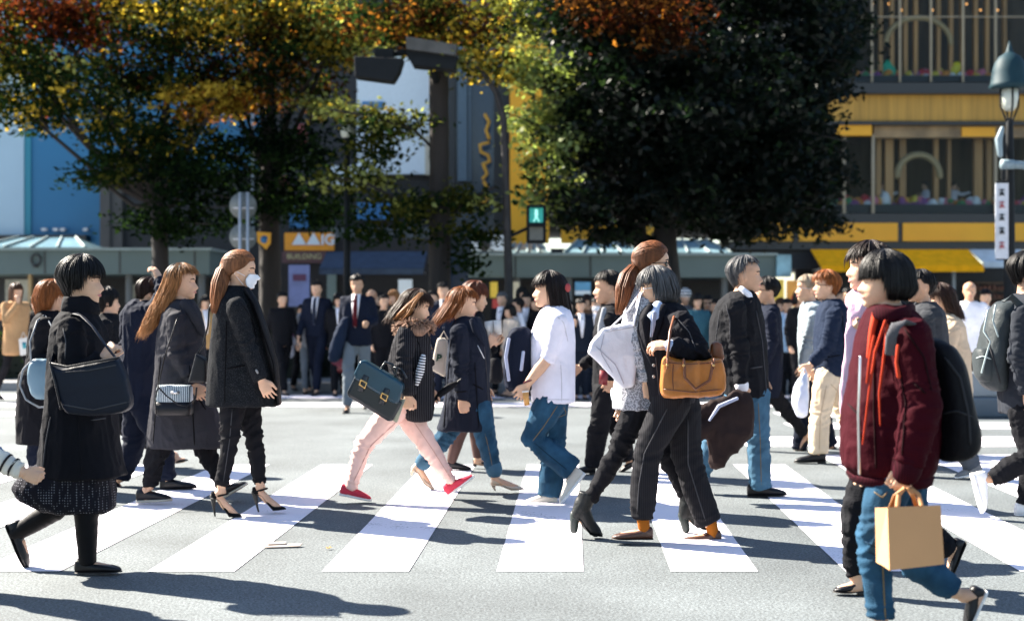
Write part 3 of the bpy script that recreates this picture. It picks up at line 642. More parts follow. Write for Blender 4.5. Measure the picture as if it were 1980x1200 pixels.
tree('evergreen_tree', 'huge dense dark evergreen in front of the yellow building', 25, 1290, [(1300, 760, .30), (1295, 600, .26), (1285, 470, .22), (1290, 380, .2)],
     [[(1285, 480, 0, .12), (1235, 455), (1170, 390), (1120, 300)], [(1290, 400, 0, .14), (1330, 250), (1340, 60)], [(1290, 400, 0, .12), (1420, 330), (1540, 230)]],
     [(1060, 150, 70, 55, 1.5, 950, dict(g=2, s=6, l=2)), (1035, 235, 55, 45, 1.4, 800, dict(s=6, l=4)), (1085, 300, 75, 60, 1.5, 1100, dict(g=2, s=6, l=3)), (1060, 380, 60, 35, 1.2, 500, dict(s=5, g=2)), (1010, 130, 45, 60, 1.2, 450, dict(s=3, l=3, y=1)), (1190, 180, 95, 150, 2.4, 6500, dict(m=7, g=1)), (1120, 230, 60, 80, 1.6, 900, dict(g=3, s=4, m=1)), (1645, 50, 35, 60, 1.2, 800, dict(m=8, g=1)), (1600, 335, 40, 35, 1, 600, dict(m=8)), (1440, 446, 70, 16, 1.2, 700, dict(m=8)), (1195, 452, 75, 14, 1.1, 600, dict(m=6, g=2)), (1590, 428, 55, 16, 1, 450, dict(m=8)), (1500, -20, 100, 60, 1.8, 2400, dict(m=8)), (1290, 220, 190, 190, 3.0, 15000, dict(m=8, g=1)), (1450, 230, 170, 180, 3, 13000, dict(m=8, g=1)), (1560, 120, 65, 110, 2.2, 4200, dict(m=8, g=1)),  # left blobs get pale leaf colours, painting that flank as sunlit
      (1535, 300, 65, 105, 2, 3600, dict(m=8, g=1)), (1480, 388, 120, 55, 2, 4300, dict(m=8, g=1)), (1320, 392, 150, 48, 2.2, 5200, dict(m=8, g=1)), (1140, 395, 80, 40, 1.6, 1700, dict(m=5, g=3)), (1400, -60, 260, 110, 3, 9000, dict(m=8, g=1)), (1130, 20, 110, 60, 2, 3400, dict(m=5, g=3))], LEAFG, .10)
tree('maple_tree', 'red-brown maple crown showing at the top above the dark evergreen', 22.5, 1240, [(1240, 800, .14), (1238, 500, .12), (1240, 200, .1)], [[(1240, 200, 3, .06), (1250, 100, 1.5), (1240, 0, .5)]],
     [(1250, 20, 130, 38, 1.3, 1500, dict(b=6, n=1.5, r=2)), (1290, 85, 60, 30, 1, 420, dict(b=5, n=2)), (1180, -30, 120, 40, 1.4, 1400, dict(b=5, n=2))], tb=3.2, fan=2)

# ---- buildings
def bldg(label, x0, Y, name='building'): return thing(name, label, 'building', W(x0, CY, Y)*np.array([1, 1, 0])+np.array([0, 0, .14]))
def part(par, name, m, *boxes, Y=40, d=.3, bev=0):
    for q in boxes: S = Soup(); pbox(S, q[0], q[1], q[2], q[3], Y-(q[4] if len(q) > 4 else 0), d); o = build(name, S, m, par, flat=True, bevel=bev)
    return o
BLUE = mat('blue_panel', (.012, .145, .30), .5, var=.04, scale=10); LBL = mat('pale_blue_panel', (.36, .50, .60), .45, var=.03, scale=10); TEALP = mat('teal_panel', (.015, .21, .30), .45, var=.03)
GRB = mat('grey_brown_stone', (.07, .066, .062), .7, var=.15, scale=20); DKW = mat('dark_wall', (.012, .013, .016), .6, var=.2); GREYM = mat('grey_metal', (.10, .11, .115), .5, var=.08, scale=12)
GRN = mat('sage_fascia', (.085, .125, .125), .55, var=.08, scale=10); YEL = mat('yellow_panel', (.78, .36, .008), .5, var=.06, scale=10); GOLD = mat('gold_curtain', (.46, .25, .045), .7, var=.25, aniso=(5, 1, .12), scale=30)
FRAME = mat('dark_frame', (.016, .018, .02), .45); WIN = glass('window_glass'); STEEL = mat('steel', (.6, .6, .6), .3, metal=1)
WHITEP = mat('white_panel', (.62, .70, .76), .5, var=.04)
b = bldg('bright blue panelled building behind the left maple tree', 200, 44)
part(b, 'wall', BLUE, (60, -420, 505, 560), Y=44, d=8); part(b, 'pale_panel', LBL, (-420, -420, 46, 456, .1), Y=44, d=.5); part(b, 'teal_strip', TEALP, (46.5, -420, 59.5, 456, .06), Y=44, d=.5)
part(b, 'ledge', FRAME, (-420, 454, 166, 466, .5), Y=44, d=.8); part(b, 'floodlight', mat('lamp_white', (.7, .7, .7), .4), *[(x, 441, x+9, 446, .3) for x in (80, 102, 116, 160)], Y=44, d=.2)
part(b, 'pillar', GRB, (193, 300, 212, 560, .5), (213, 300, 236, 560, .4), Y=43, d=.4); part(b, 'lower_wall', DKW, (237, 330, 505, 640, .2), Y=43, d=.6); part(b, 'steel_post', mat('pale_post', (.3, .36, .42), .4), (486, 120, 491, 470, .4), Y=43, d=.12)
b = bldg('dark commercial building with a large pale screen behind the layered tree', 660, 42)
part(b, 'wall', DKW, (505.5, -420, 860, 700), Y=42, d=8); part(b, 'pale_screen', WHITEP, (690, 110, 832, 336, .4), (640, 320, 690, 360, .3), Y=42, d=.4); part(b, 'screen_frame', mat('cream_frame', (.5, .46, .36), .5), (822, 262, 834, 338, .45), Y=42, d=.3)
part(b, 'blue_sign', mat('blue_sign', (.03, .16, .36), .5), (690, 392, 758, 424, .5), (560, 400, 600, 440, .4), (700, 196, 742, 210, .45), Y=42, d=.2); part(b, 'red_sign', mat('red_sign', (.35, .08, .09), .5), (540, 340, 556, 365, .4), (575, 240, 592, 282, .4), Y=42, d=.2)
part(b, 'ledge', GREYM, (640, 440, 860, 462, .8), Y=42, d=.8)
b = bldg('blue glass tower with vertical ribs and yellow script lettering', 920, 41)
part(b, 'wall', mat('dark_blue_glass', (.012, .035, .07), .15), (860.5, -420, 985, 700), Y=41, d=8); part(b, 'rib', mat('blue_grey_rib', (.06, .10, .14), .4), (885, -420, 903, 350, .4), Y=41, d=.4); part(b, 'dark_rib', FRAME, (868, -420, 880, 480, .3), (955, -420, 984, 480, .3), Y=41, d=.3); part(b, 'rib', mat('blue_grey_rib', (0, 0, 0)), (905, -420, 911, 350, .3), Y=41, d=.3)
SY = mat('yellow_script', (.55, .28, .015), .6)
for q in ([(944, 276), (928, 280), (930, 294), (944, 300), (947, 312), (934, 318)], [(936, 322), (942, 336), (934, 345)], [(936, 352), (942, 362), (936, 372)], [(932, 376), (944, 384), (934, 392)], [(938, 222), (946, 236), (940, 252), (946, 268)]):
    S = Soup(); limb(S, [W(x, y, 40.4) for x, y in q], [.048]*len(q), k=8); build('script_letter', S, SY, b)
b = bldg('yellow and dark department store with shop windows over a yellow awning', 1500, 40)
part(b, 'wall', DKW, (985.5, -420, 1590, 430), (985.5, 480, 1590, 520), Y=40, d=9); part(b, 'yellow_panel', YEL, (986, 80, 1030, 480, .2), (1036, 80, 1062, 470, .2), Y=40, d=.25)
part(b, 'yellow_band', YEL, (1085, 436, 1300, 470, .3), (1445, 431, 1533, 466, .3), (1545, 431, 1736, 466, .3), (1746, 431, 1924, 466, .3), (1934, 431, 2200, 466, .3), Y=40, d=.25)
part(b, 'floor_band', FRAME, (1400, 413, 2300, 431, .2), (1400, 466, 2300, 482, .2), (1533, 431, 1545, 466, .25), (1736, 431, 1746, 466, .25), (1924, 431, 1934, 466, .25), (1590, 160, 2300, 181, .35), (1590, 235, 2300, 241, .3), Y=40, d=1.2)
part(b, 'upper_band', YEL, (1618, 241, 1686, 262, .2), (1860, 246, 1925, 264, .1), Y=40, d=.2); part(b, 'gold_curtain', GOLD, (1591, 182, 2300, 234, .1), Y=40, d=.3)
part(b, 'cornice', mat('gold_cornice', (.26, .17, .08), .5, bump=.6, scale=18, var=.5), (1690, 242, 2300, 266, .05), Y=40, d=.3)
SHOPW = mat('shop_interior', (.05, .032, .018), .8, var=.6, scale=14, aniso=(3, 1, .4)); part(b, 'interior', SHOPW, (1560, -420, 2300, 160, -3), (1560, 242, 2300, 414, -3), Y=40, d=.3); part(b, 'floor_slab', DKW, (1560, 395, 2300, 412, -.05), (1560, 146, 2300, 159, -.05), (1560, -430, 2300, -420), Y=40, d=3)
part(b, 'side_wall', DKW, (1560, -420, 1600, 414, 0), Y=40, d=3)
part(b, 'reflection_panel', mat('reflection_wood', (.42, .21, .075), .6, var=.35, scale=14, aniso=(4, 1, .2)), *[(x, 268, x+w_, 400, -.5) for x, w_ in ((1694, 10), (1712, 16), (1740, 12), (1806, 9), (1832, 7), (1884, 16), (1908, 10))], *[(x, -200, x+7, 150, -.5) for x in (1700, 1722, 1748, 1768, 1812, 1836, 1858, 1884, 1906, 1940)], Y=40, d=.15)  # bright panels, with the arches below, imitate warm reflections in the windows
S = Soup()
for r_, t_ in ((.62, .10),): limb(S, [W(1776, 340, 40.5)+np.array([r_*math.cos(a), 0, r_*math.sin(a)-.0]) for a in np.linspace(0, math.pi, 13)], [t_]*13, k=8)
build('arch', S, mat('pale_gold', (.40, .28, .14), .6), b); S = Soup()
limb(S, [W(1776, 84, 40.5)+np.array([.95*math.cos(a), 0, .75*math.sin(a)]) for a in np.linspace(0, math.pi, 13)], [.08]*13, k=8); build('arch', S, mat('pale_gold', (.40, .28, .14), .6), b)
S = Soup()
MUL = mat('brass_mullion', (.30, .25, .17), .4)
for x in (1686, 1740, 1800, 1862, 1925, 1990): S = Soup(); limb(S, [W(x, -420, 39.95), W(x, 158, 39.95)], [.035, .035], k=6); build('mullion', S, MUL, b)
for x in (1632, 1688, 1925, 2000): S = Soup(); limb(S, [W(x, 262, 39.95), W(x, 412, 39.95)], [.05, .05], k=6); build('mullion', S, MUL, b)
S = Soup(); limb(S, [W(1686, 33, 39.95), W(2200, 33, 39.95)], [.02]*2, k=6); build('transom', S, MUL, b)
part(b, 'glazing', WIN, (1600, 266, 2300, 412, .02), Y=40, d=.03); part(b, 'glazing', WIN, (1600, -420, 2300, 158, .02), Y=40, d=.03)
for i in range(9): S = Soup(); ball(S, W(1690+i*30+random.uniform(-8, 8), random.choice([8, 14, 20]), 41.6), np.eye(3)*.03, 8, 6); build('pendant_lamp', S, emit('warm_bulb', (1, .42, .12), .5), b)
FLW = [mat('flower_'+n, c, .6) for n, c in (('red', (.5, .04, .05)), ('orange', (.6, .22, .04)), ('yellow', (.6, .45, .05)), ('pink', (.55, .16, .22)), ('white', (.65, .65, .65)), ('purple', (.22, .06, .2)), ('green', (.06, .22, .08)))]
def display(label, x0, x1, y, Y, n, h=14):
    r = thing('flower_display', label, 'flowers', W((x0+x1)/2, y, Y)); rr = random.Random(x0)
    for k, fm in enumerate(FLW):
        S = Soup()
        for i in range(n):
            q = rr.uniform(.08, .19); ball(S, W(rr.uniform(x0, x1), y-rr.uniform(0, h), Y+rr.uniform(0, .5)), [[q, 0, 0], [0, q, 0], [0, 0, q*rr.uniform(.7, 1.6)]], 7, 5)
        o = build('blossoms', S, fm, r); o['kind'] = 'stuff'
display('row of colourful flowers along the upper shop window', 1640, 2100, 157, 40.35, 26, 12); display('row of colourful flowers along the lower shop window', 1580, 2100, 410, 40.35, 40, 22)
for nm, lab, x, y, rx, rz, c in (('balloon', 'round yellow ball in the upper shop window', 1846, 135, .2, .22, (.6, .5, .02)), ('balloon', 'green leaf-shaped ornament in the upper shop window', 1718, 138, .2, .32, (.01, .30, .17)), ('balloon', 'low lime green cushion in the lower shop window', 1870, 402, .65, .16, (.38, .42, .06))):
    S = Soup(); ball(S, W(x, y, 40.6), [[rx, 0, .1*(rx < .3)], [0, .15, 0], [-.12*(rz > .3), 0, rz]], 14, 10); S2 = build('ornament', S, mat('ornament_%d' % x, c, .4)); tag(S2, lab, 'ornament')
# awnings over the ground floor shops
def awning(label, x0, x1, y0, y1, Y, dep, m, name='awning', valance=True):
    a, c = W(x0, y0, Y), W(x1, y0, Y); zb = W(0, y1, Y-dep)[2]; r = thing(name, label, 'awning', (a+c)/2)
    V = [(a[0], Y, a[2]), (c[0], Y, a[2]), (c[0], Y-dep, zb), (a[0], Y-dep, zb)]; V += [(x, y, z-.04) for x, y, z in V]
    S = Soup(); S.add(V, [(3, 2, 1, 0), (4, 5, 6, 7), (0, 1, 5, 4), (1, 2, 6, 5), (2, 3, 7, 6), (3, 0, 4, 7)]); build('canopy', S, m, r, flat=True)
    if valance: S = Soup(); bx(S, a[0], c[0], Y-dep-.03, Y-dep, zb-.16, zb-.02); build('valance', S, m, r, flat=True)
    for x in (a[0]+.05, c[0]-.05): S = Soup(); limb(S, [(x, Y, zb-.1), (x, Y-dep+.05, zb-.06)], [.02, .02], k=6); build('arm', S, STEEL, r)
awning('long yellow awning over the ground floor shop', 1568, 1872, 482, 514, 39.6, 1.3, cloth('yellow_canvas', (.95, .42, .010), bump=.1)); awning('short white awning beside the street lamp', 1874, 1972, 482, 506, 39.6, 1.2, cloth('white_canvas_awning', (.55, .62, .66), bump=.1))
b = bldg('dark shop front with shelves below the yellow awning', 1750, 39.9, 'shop_front')
part(b, 'wall', DKW, (1540, 516, 2300, 690), Y=40.6, d=.3); part(b, 'shelf', mat('shelf_brown', (.10, .055, .03), .7, var=.5), *[(1880, y, 1960, y+4, .3) for y in (545, 560, 576, 592, 606)], Y=40.4, d=.3); part(b, 'post', mat('pale_post', (0, 0, 0)), (1842, 516, 1848, 640, .6), Y=40, d=.1); part(b, 'goods', mat('shop_goods', (.18, .06, .03), .6, var=.8, scale=30), *[(1884+9*i, y-9+(i*7 % 4), 1890+9*i, y, .35) for i in range(8) for y in (560, 576, 592)], Y=40.4, d=.15)

# ---- low station pavilions in front of the buildings
def pavilion(label, x0, x1, y0, y1, Y, gables, cols):
    r = bldg(label, (x0+x1)/2, Y, 'pavilion')
    part(r, 'fascia', GRN, (x0, y0, x1, y1), Y=Y, d=3.5); part(r, 'roof_edge', mat('pale_edge', (.22, .28, .28), .5), (x0-4, y0-5, x1+4, y0-.6, .12), Y=Y, d=3.7); part(r, 'back_wall', DKW, (x0, y1+.5, x1, 690), Y=Y+3, d=.2)
    part(r, 'joint', FRAME, *[(x, y0+1, x+3, y1-1, .01) for x in np.arange(x0+90, x1, 145)], Y=Y, d=.03)
    for x in cols: S = Soup(); limb(S, [W(x, y1-1, Y+.3), np.array([W(x, y1, Y+.3)[0], Y+.3, .14])], [.09, .09], k=8); build('column', S, GREYM, r)
    for x, wd, hh in gables:
        S = Soup(); a = W(x, y0-6, Y+.4); w2 = wd*Y/F/2; h_ = hh*Y/F
        V = [(a[0]-w2, Y+.4, a[2]), (a[0]+w2, Y+.4, a[2]), (a[0]+w2*.55, Y+1.6, a[2]+h_), (a[0]-w2*.55, Y+1.6, a[2]+h_), (a[0]-w2, Y+2.8, a[2]), (a[0]+w2, Y+2.8, a[2])]
        S.add(V, [(0, 1, 2, 3), (3, 2, 5, 4), (0, 3, 4), (1, 5, 2), (0, 4, 5, 1)]); g_ = build('skylight', S, mat('skylight_glass', (.16, .26, .30), .12, var=.3, scale=12), r, flat=True)
        S = Soup()
        for t in (0, .25, .5, .75, 1):
            p0 = np.array(V[0])*(1-t)+np.array(V[1])*t; p1 = np.array(V[3])*(1-t)+np.array(V[2])*t; limb(S, [p0+[0, -.02, .02], p1+[0, -.02, .02]], [.03, .03], k=6)
        build('glazing_bar', S, mat('pale_edge', (0, 0, 0)), g_)
    return r
r = pavilion('long low pavilion with sage green fascia and glass skylights right of the curved pole', 905, 1500, 494, 536, 34, [(1165, 150, 30), (1330, 170, 30), (1020, 90, 22)], [1000, 1100, 1240, 1400, 1480])
part(r, 'doorway_arch', WHITEP, (912, 455, 985, 484, .1), Y=34, d=.4); part(r, 'end_sign', mat('info_board', (.16, .30, .36), .4, var=.6, scale=25), (1502, 492, 1530, 535, .1), Y=34, d=.3)
S = Soup(); ball(S, W(937, 472, 33.85), [[.16, 0, 0], [0, .05, 0], [0, 0, .18]]); build('round_window', S, FRAME, r)
POST = [('yellow', (.75, .52, .06)), ('amber', (.75, .33, .05)), ('cream', (.6, .55, .4)), ('sky', (.10, .30, .5)), ('crimson', (.4, .04, .04)), ('violet', (.13, .17, .38))]
for i, (x0, y0, x1, y1, k, lab) in enumerate([(1490, 540, 1516, 590, 0, 'tall yellow poster under the pavilion roof'), (1522, 542, 1572, 592, 1, 'amber poster with red flames beside the fair-haired man'), (948, 545, 962, 575, 0, 'narrow yellow banner left of the curved lamp pole'), (952, 578, 966, 600, 4, 'narrow crimson banner under the yellow one'), (1112, 545, 1142, 570, 3, 'blue and white panel under the pavilion roof'), (558, 512, 598, 592, 5, 'lavender blue advertising panel with a plum box at the shop front'), (990, 545, 1004, 600, 2, 'cream notice on the lamp pole side of the pavilion')]):
    r = thing('poster', lab, 'poster', W((x0+x1)/2, y1, 33.5)); part(r, 'panel', mat('poster_'+POST[k][0], POST[k][1], .4, var=.25, scale=25), (x0, y0, x1, y1), Y=33.5, d=.08)
    if k == 5: part(r, 'red_box', mat('plum_box', (.07, .02, .07), .5), (566, 530, 592, 543, .01), Y=33.5, d=.03)
    if k == 1: part(r, 'flames', mat('flame_red', (.6, .05, .02), .4, var=.5, scale=40), (1530, 572, 1560, 590, .01), Y=33.5, d=.03)
    if k == 3: part(r, 'white_band', WHITEP, (1112, 562, 1142, 569, .01), Y=33.5, d=.03)
r = pavilion('low pavilion with a grey fascia and ring emblem at the far left', -150, 405, 484, 530, 33, [(60, 210, 24)], [-60, 110, 250, 390])
S = Soup(); limb(S, [W(70, 502, 32.95)+np.array([.11*math.cos(a), -.02, .13*math.sin(a)]) for a in np.linspace(0, 6.283, 17)], [.028]*17, k=6, rnd=False); bx(S, W(66, 0, 33)[0], W(74, 0, 33)[0], 32.9, 32.99, W(0, 517, 33)[2], W(0, 511, 33)[2]); build('ring_emblem', S, FRAME, r)
part(r, 'show_window', mat('cream_window', (.34, .33, .27), .3, var=.5, scale=16), (10, 540, 60, 610, -.6), (75, 540, 105, 610, -.6), (245, 550, 260, 590, -.6), Y=33, d=.1); part(r, 'gold_post', mat('pale_gold', (0, 0, 0)), (54, 530, 60, 640, -.3), Y=33, d=.15)
r = bldg('shop front with an orange sign, maroon name board and grey blue awning', 690, 36, 'shop_front')
part(r, 'wall', DKW, (545, 460, 845, 700), Y=36.6, d=.3); part(r, 'orange_sign', mat('orange_sign', (.75, .30, .02), .4, var=.05), (550, 450, 645, 484, .3), Y=36.5, d=.2); part(r, 'name_board', mat('maroon_board', (.10, .045, .05), .5), (545, 486, 640, 508, .3), Y=36.5, d=.2); part(r, 'pale_door', mat('pale_green_door', (.18, .26, .25), .4), (632, 524, 650, 600, .1), Y=36.5, d=.1)
letters('BUILDING', 588, 496, 36.15, .15, mat('cream_letter', (.55, .5, .25), .6), r); letters('▲▲IG', 606, 464, 36.15, .28, WHITEP, r, bold=.01)
awning('grey blue awning across the centre shop front', 632, 826, 486, 518, 36.2, 1.4, cloth('grey_blue_canvas', (.045, .065, .10), bump=.1)); S = Soup(); pbox(S, 770, 540, 797, 575, 33, .05); S2 = build('notice_board', S, WHITEP, flat=True); tag(S2, 'small white notice board among the crowd in the centre', 'notice')
S = Soup(); limb(S, [W(784, 575, 33), np.array([W(784, 0, 33)[0], 33, .146])], [.03, .03], k=6); build('post', S, GREYM, S2)

# ---- hedges, poles, lamps, signals
def hedge(label, x0, x1, Y, h):
    a, c = W(x0, 0, Y)[0], W(x1, 0, Y)[0]; r = thing('hedge', label, 'hedge', ((a+c)/2, Y, .14)); S = Soup(); bx(S, a, c, Y, Y+.7, .1, h*.8); build('branches', S, mat('hedge_core', (.008, .012, .006), .9), r, flat=True)
    zc = W(0, 0, 1); n = int((c-a)*900); cy_ = CY-((.14+h*.55)-H0)*F/Y
    leaves('foliage', [((x0+x1)/2+(k-5)*(x1-x0)/11, cy_, (x1-x0)/18, h*.5*F/Y, .45, n//11, dict(g=4, m=3, o=1)) for k in range(11)], Y+.3, LEAF, r, .06)
hedge('clipped low hedge along the far pavement at the left', -60, 600, 24, 1.0); hedge('clipped low hedge along the far pavement behind the students', 1190, 1560, 24, .9); hedge('clipped low hedge between the dark suits and the auburn-haired woman', 600, 1000, 24.6, .9)
DKM = mat('dark_painted_metal', (.009, .011, .013), .65, spec=.15); TEALM = mat('teal_painted_metal', (.008, .030, .040), .6, spec=.2, var=.1)
def pole(S, x, y0, y1, Y, r0, r1, k=12): limb(S, [W(x, y0, Y), np.array([W(x, y1, Y)[0], Y, y1 if y1 < 5 else 0])], [r1, r0], k=k, rnd=False)
r = thing('lamp_pole', 'dark curved lamp pole left of the pedestrian signal', 'lamp post', np.array([W(984, 0, 23.6)[0], 23.6, .146]))
S = Soup(); limb(S, [np.array([W(984, 0, 23.6)[0], 23.6, .14]), W(984, 560, 23.6), W(980, 400, 23.6), W(974, 230, 23.6), W(960, 180, 23.6), W(930, 135, 23.6), W(890, 115, 23.6)], [.085, .08, .07, .06, .05, .042, .035], k=10); build('pole', S, mat('weathered_pole', (.02, .017, .017), .7, var=.4, scale=60), r)
S = Soup(); limb(S, [W(980, 460, 23.6), W(1022, 440, 23.6)], [.03, .03], k=8); build('bracket', S, DKM, r)
r = thing('pedestrian_signal', 'pedestrian signal showing a green figure on the curved pole', 'traffic light', W(1037, 470, 23.5))
S = Soup(); pbox(S, 1018, 396, 1056, 470, 23.5, .3); build('housing', S, DKM, r, flat=True, bevel=.03)
S = Soup(); pbox(S, 1024, 402, 1050, 430, 23.485, .02); build('green_lens', S, emit('signal_green', (.02, .30, .26), .08), r, flat=True); S = Soup(); pbox(S, 1024, 438, 1050, 464, 23.485, .02); build('red_lens', S, mat('dull_red_lens', (.10, .10, .09), .3), r, flat=True)
S = Soup(); ball(S, W(1037, 407, 23.475), np.eye(3)*.028, 8, 6); limb(S, [W(1037, 411, 23.475), W(1037, 418, 23.475)], [.03, .025], k=8); limb(S, [W(1037, 418, 23.475), W(1032, 428, 23.475)], [.014, .012], k=6); limb(S, [W(1037, 418, 23.475), W(1042, 428, 23.475)], [.014, .012], k=6); build('figure', S, emit('signal_figure', (.4, .9, .8), .16), r)
for y0 in (396, 434):
    S = Soup(); pbox(S, 1020, y0, 1054, y0+3, 23.3, .2); build('visor', S, DKM, r, flat=True)
r = thing('traffic_signal', 'back of a dark overhead traffic signal box hanging from the grey gantry', 'traffic light', W(730, 160, 23)); S = Soup(); slab(S, [(686, 112), (782, 116), (774, 142), (762, 162), (688, 152)], 23, .35); build('housing', S, DKM, r, flat=True, bevel=.03)
S = Soup(); pbox(S, 724, 94, 760, 112, 23.0, .25); build('junction_box', S, DKM, r, flat=True); S = Soup(); limb(S, [W(760, 104, 23.2), W(800, 100, 23.2)], [.05, .05], k=8); build('arm', S, DKM, r)
r = thing('sign_gantry', 'grey gantry box at the top of the layered tree trunk', 'gantry', W(838, 140, 23.3)); S = Soup(); slab(S, [(787, 76), (884, 92), (882, 112), (788, 100)], 23.2, .5); build('top_box', S, mat('weathered_grey', (.07, .07, .068), .7, var=.4, scale=30), r, flat=True); S = Soup(); slab(S, [(788, 100), (886, 112), (884, 122), (788, 112)], 23.25, .4); build('beam', S, DKM, r, flat=True); S = Soup(); slab(S, [(790, 112), (884, 122), (880, 138), (800, 130)], 23.22, .4); build('lower_box', S, DKM, r, flat=True)
S = Soup(); limb(S, [W(836, 132, 23.55), W(842, 150, 23.8), W(848, 170, 24)], [.07, .07, .06], k=8); build('bracket', S, DKM, r)
r = thing('road_sign', 'backs of two round road signs one above the other on twin grey poles', 'road sign', np.array([W(470, 0, 23.4)[0], 23.4, .146])); SGN = mat('sign_back', (.13, .145, .14), .45, var=.2)
for x in (464, 479):
    S = Soup(); pole(S, x, 372, .14, 23.4, .028, .028); build('pole', S, mat('zinc', (.45, .47, .48), .35, metal=.6), r)
for y in (398, 458):
    S = Soup(); limb(S, [W(470, y, 23.46), W(470, y, 23.49)], [.23, .23], k=28, rnd=False); build('disc', S, SGN, r); S = Soup(); limb(S, [W(450, y+4, 23.44), W(490, y+4, 23.44)], [.012]*2, k=6); build('clamp', S, STEEL, r)
r = thing('globe_lamp', 'thin dark street lamp with a pale globe left of the thick trunk', 'street lamp', np.array([W(672, 0, 24.2)[0], 24.2, .146])); S = Soup(); pole(S, 671, 272, .14, 24.2, .07, .05); build('pole', S, DKM, r); S = Soup(); ball(S, W(672, 256, 24.2), np.eye(3)*.125, 16, 10); build('globe', S, mat('frosted_globe', (.45, .48, .42), .35), r); S = Soup(); limb(S, [W(672, 268, 24.2), W(672, 274, 24.2)], [.08, .06], k=10); build('collar', S, DKM, r)
r = thing('shield_sign', 'small yellow shield sign with a blue emblem on the brown tree trunk', 'sign', W(512, 482, 26.5)); S = Soup(); slab(S, [(497, 448), (524, 450), (523, 470), (514, 482), (506, 474), (498, 468)], 26.5, .04); build('plate', S, YEL, r, flat=True); S = Soup(); limb(S, [W(511, 463, 26.47), W(511, 463, 26.49)], [.075, .075], k=16, rnd=False); build('emblem', S, mat('blue_sign', (0, 0, 0)), r)
# street lamp at the right
r = thing('street_lamp', 'teal bell-topped street lamp with a vertical banner at the right', 'street lamp', np.array([W(1952, 0, 20)[0], 20, .146])); X = W(1952, 0, 20)[0]
def zr(y): return W(0, y, 20)[2]
S = Soup(); th = np.arange(24)*2*math.pi/24
loft(S, [np.array([X, 20, zr(y)])+np.stack([np.cos(th)*q, np.sin(th)*q, th*0], 1) for y, q in ((172, .26), (168, .29), (162, .265), (140, .245), (122, .21), (110, .15), (104, .08), (100, .05), (92, .035), (80, .008))]); build('hood', S, TEALM, r)
S = Soup(); loft(S, [np.array([X, 20, zr(y)])+np.stack([np.cos(th)*q, np.sin(th)*q, th*0], 1) for y, q in ((173, .12), (190, .12), (208, .095), (214, .06))]); build('lantern', S, mat('frosted_globe', (0, 0, 0)), r)
S = Soup()
for a in (0, 1.57, 3.14, 4.71): limb(S, [np.array([X+.13*math.cos(a), 20+.13*math.sin(a), zr(172)]), np.array([X+.13*math.cos(a), 20+.13*math.sin(a), zr(205)]), np.array([X+.03*math.cos(a), 20+.03*math.sin(a), zr(240)])], [.014]*3, k=6)
build('bracket', S, DKM, r); S = Soup(); limb(S, [(X, 20, zr(234)), (X, 20, zr(300)), (X, 20, zr(420)), (X, 20, .14)], [.05, .065, .075, .10], k=12); build('pole', S, DKM, r)
S = Soup(); limb(S, [(X, 20, .14), (X, 20, .5)], [.17, .12], k=12); build('base', S, DKM, r); S = Soup(); limb(S, [W(1936, 318, 19.85), W(1960, 318, 19.85)], [.075, .07], k=10, rnd=False); limb(S, [W(1955, 318, 19.85), W(1985, 320, 19.85)], [.06, .06], k=10); build('camera_housing', S, mat('pale_blue_metal', (.16, .22, .25), .5), r)
S = Soup(); limb(S, [W(1934, 300, 19.8), W(1931, 270, 19.8), W(1938, 248, 19.8)], [.04, .055, .03], k=8); build('speaker', S, mat('pale_blue_metal', (0, 0, 0)), r); S = Soup(); limb(S, [W(1940, 262, 19.9), W(1940, 345, 19.9)], [.035]*2); limb(S, [W(1928, 352, 19.95), W(1952, 352, 19.95)], [.02]*2, k=6); limb(S, [W(1928, 500, 19.95), W(1952, 500, 19.95)], [.02]*2, k=6); build('banner_rail', S, DKM, r)
S = Soup(); pbox(S, 1925, 354, 1950, 500, 19.9, .02); bn = build('banner', S, mat('banner_white', (.50, .52, .56), .7, var=.1), r, flat=True)
S = Soup(); S3 = Soup()
for i, y in enumerate((372, 396, 420, 446, 474)):
    T_ = S3 if i in (1, 4) else S
    for q in ([(1930, y-7), (1945, y-7)], [(1938, y-9), (1937, y+8)], [(1931, y+1), (1944, y+1)], [(1936, y+2), (1931, y+8)], [(1939, y+2), (1945, y+8)]): limb(T_, [W(1937.5+(a_-1937.5)*.62, y+(c_-y)*.7, 19.88) for a_, c_ in q], [.008, .008], k=5)
o = build('character', S, DKM, bn); o['kind'] = 'stuff'; o = build('red_character', S3, mat('red_sign', (0, 0, 0)), bn); o['kind'] = 'stuff'
# concrete planter on the island at the right
Yp = GY(808); r = thing('planter', 'long grey blue concrete planter on the far right of the road', 'planter', np.array([W(1870, 0, Yp)[0], Yp, 0])); S = Soup(); pbox(S, 1780, 768, 2050, 808, Yp, .7); build('base', S, mat('blue_grey_concrete', (.07, .095, .12), .8, bump=.2, scale=20), r, flat=True, bevel=.03); S = Soup(); pbox(S, 1790, 720, 2040, 768, Yp+.08, .54); build('box', S, mat('grey_concrete', (.16, .19, .21), .8, bump=.2, scale=20), r, flat=True, bevel=.03)
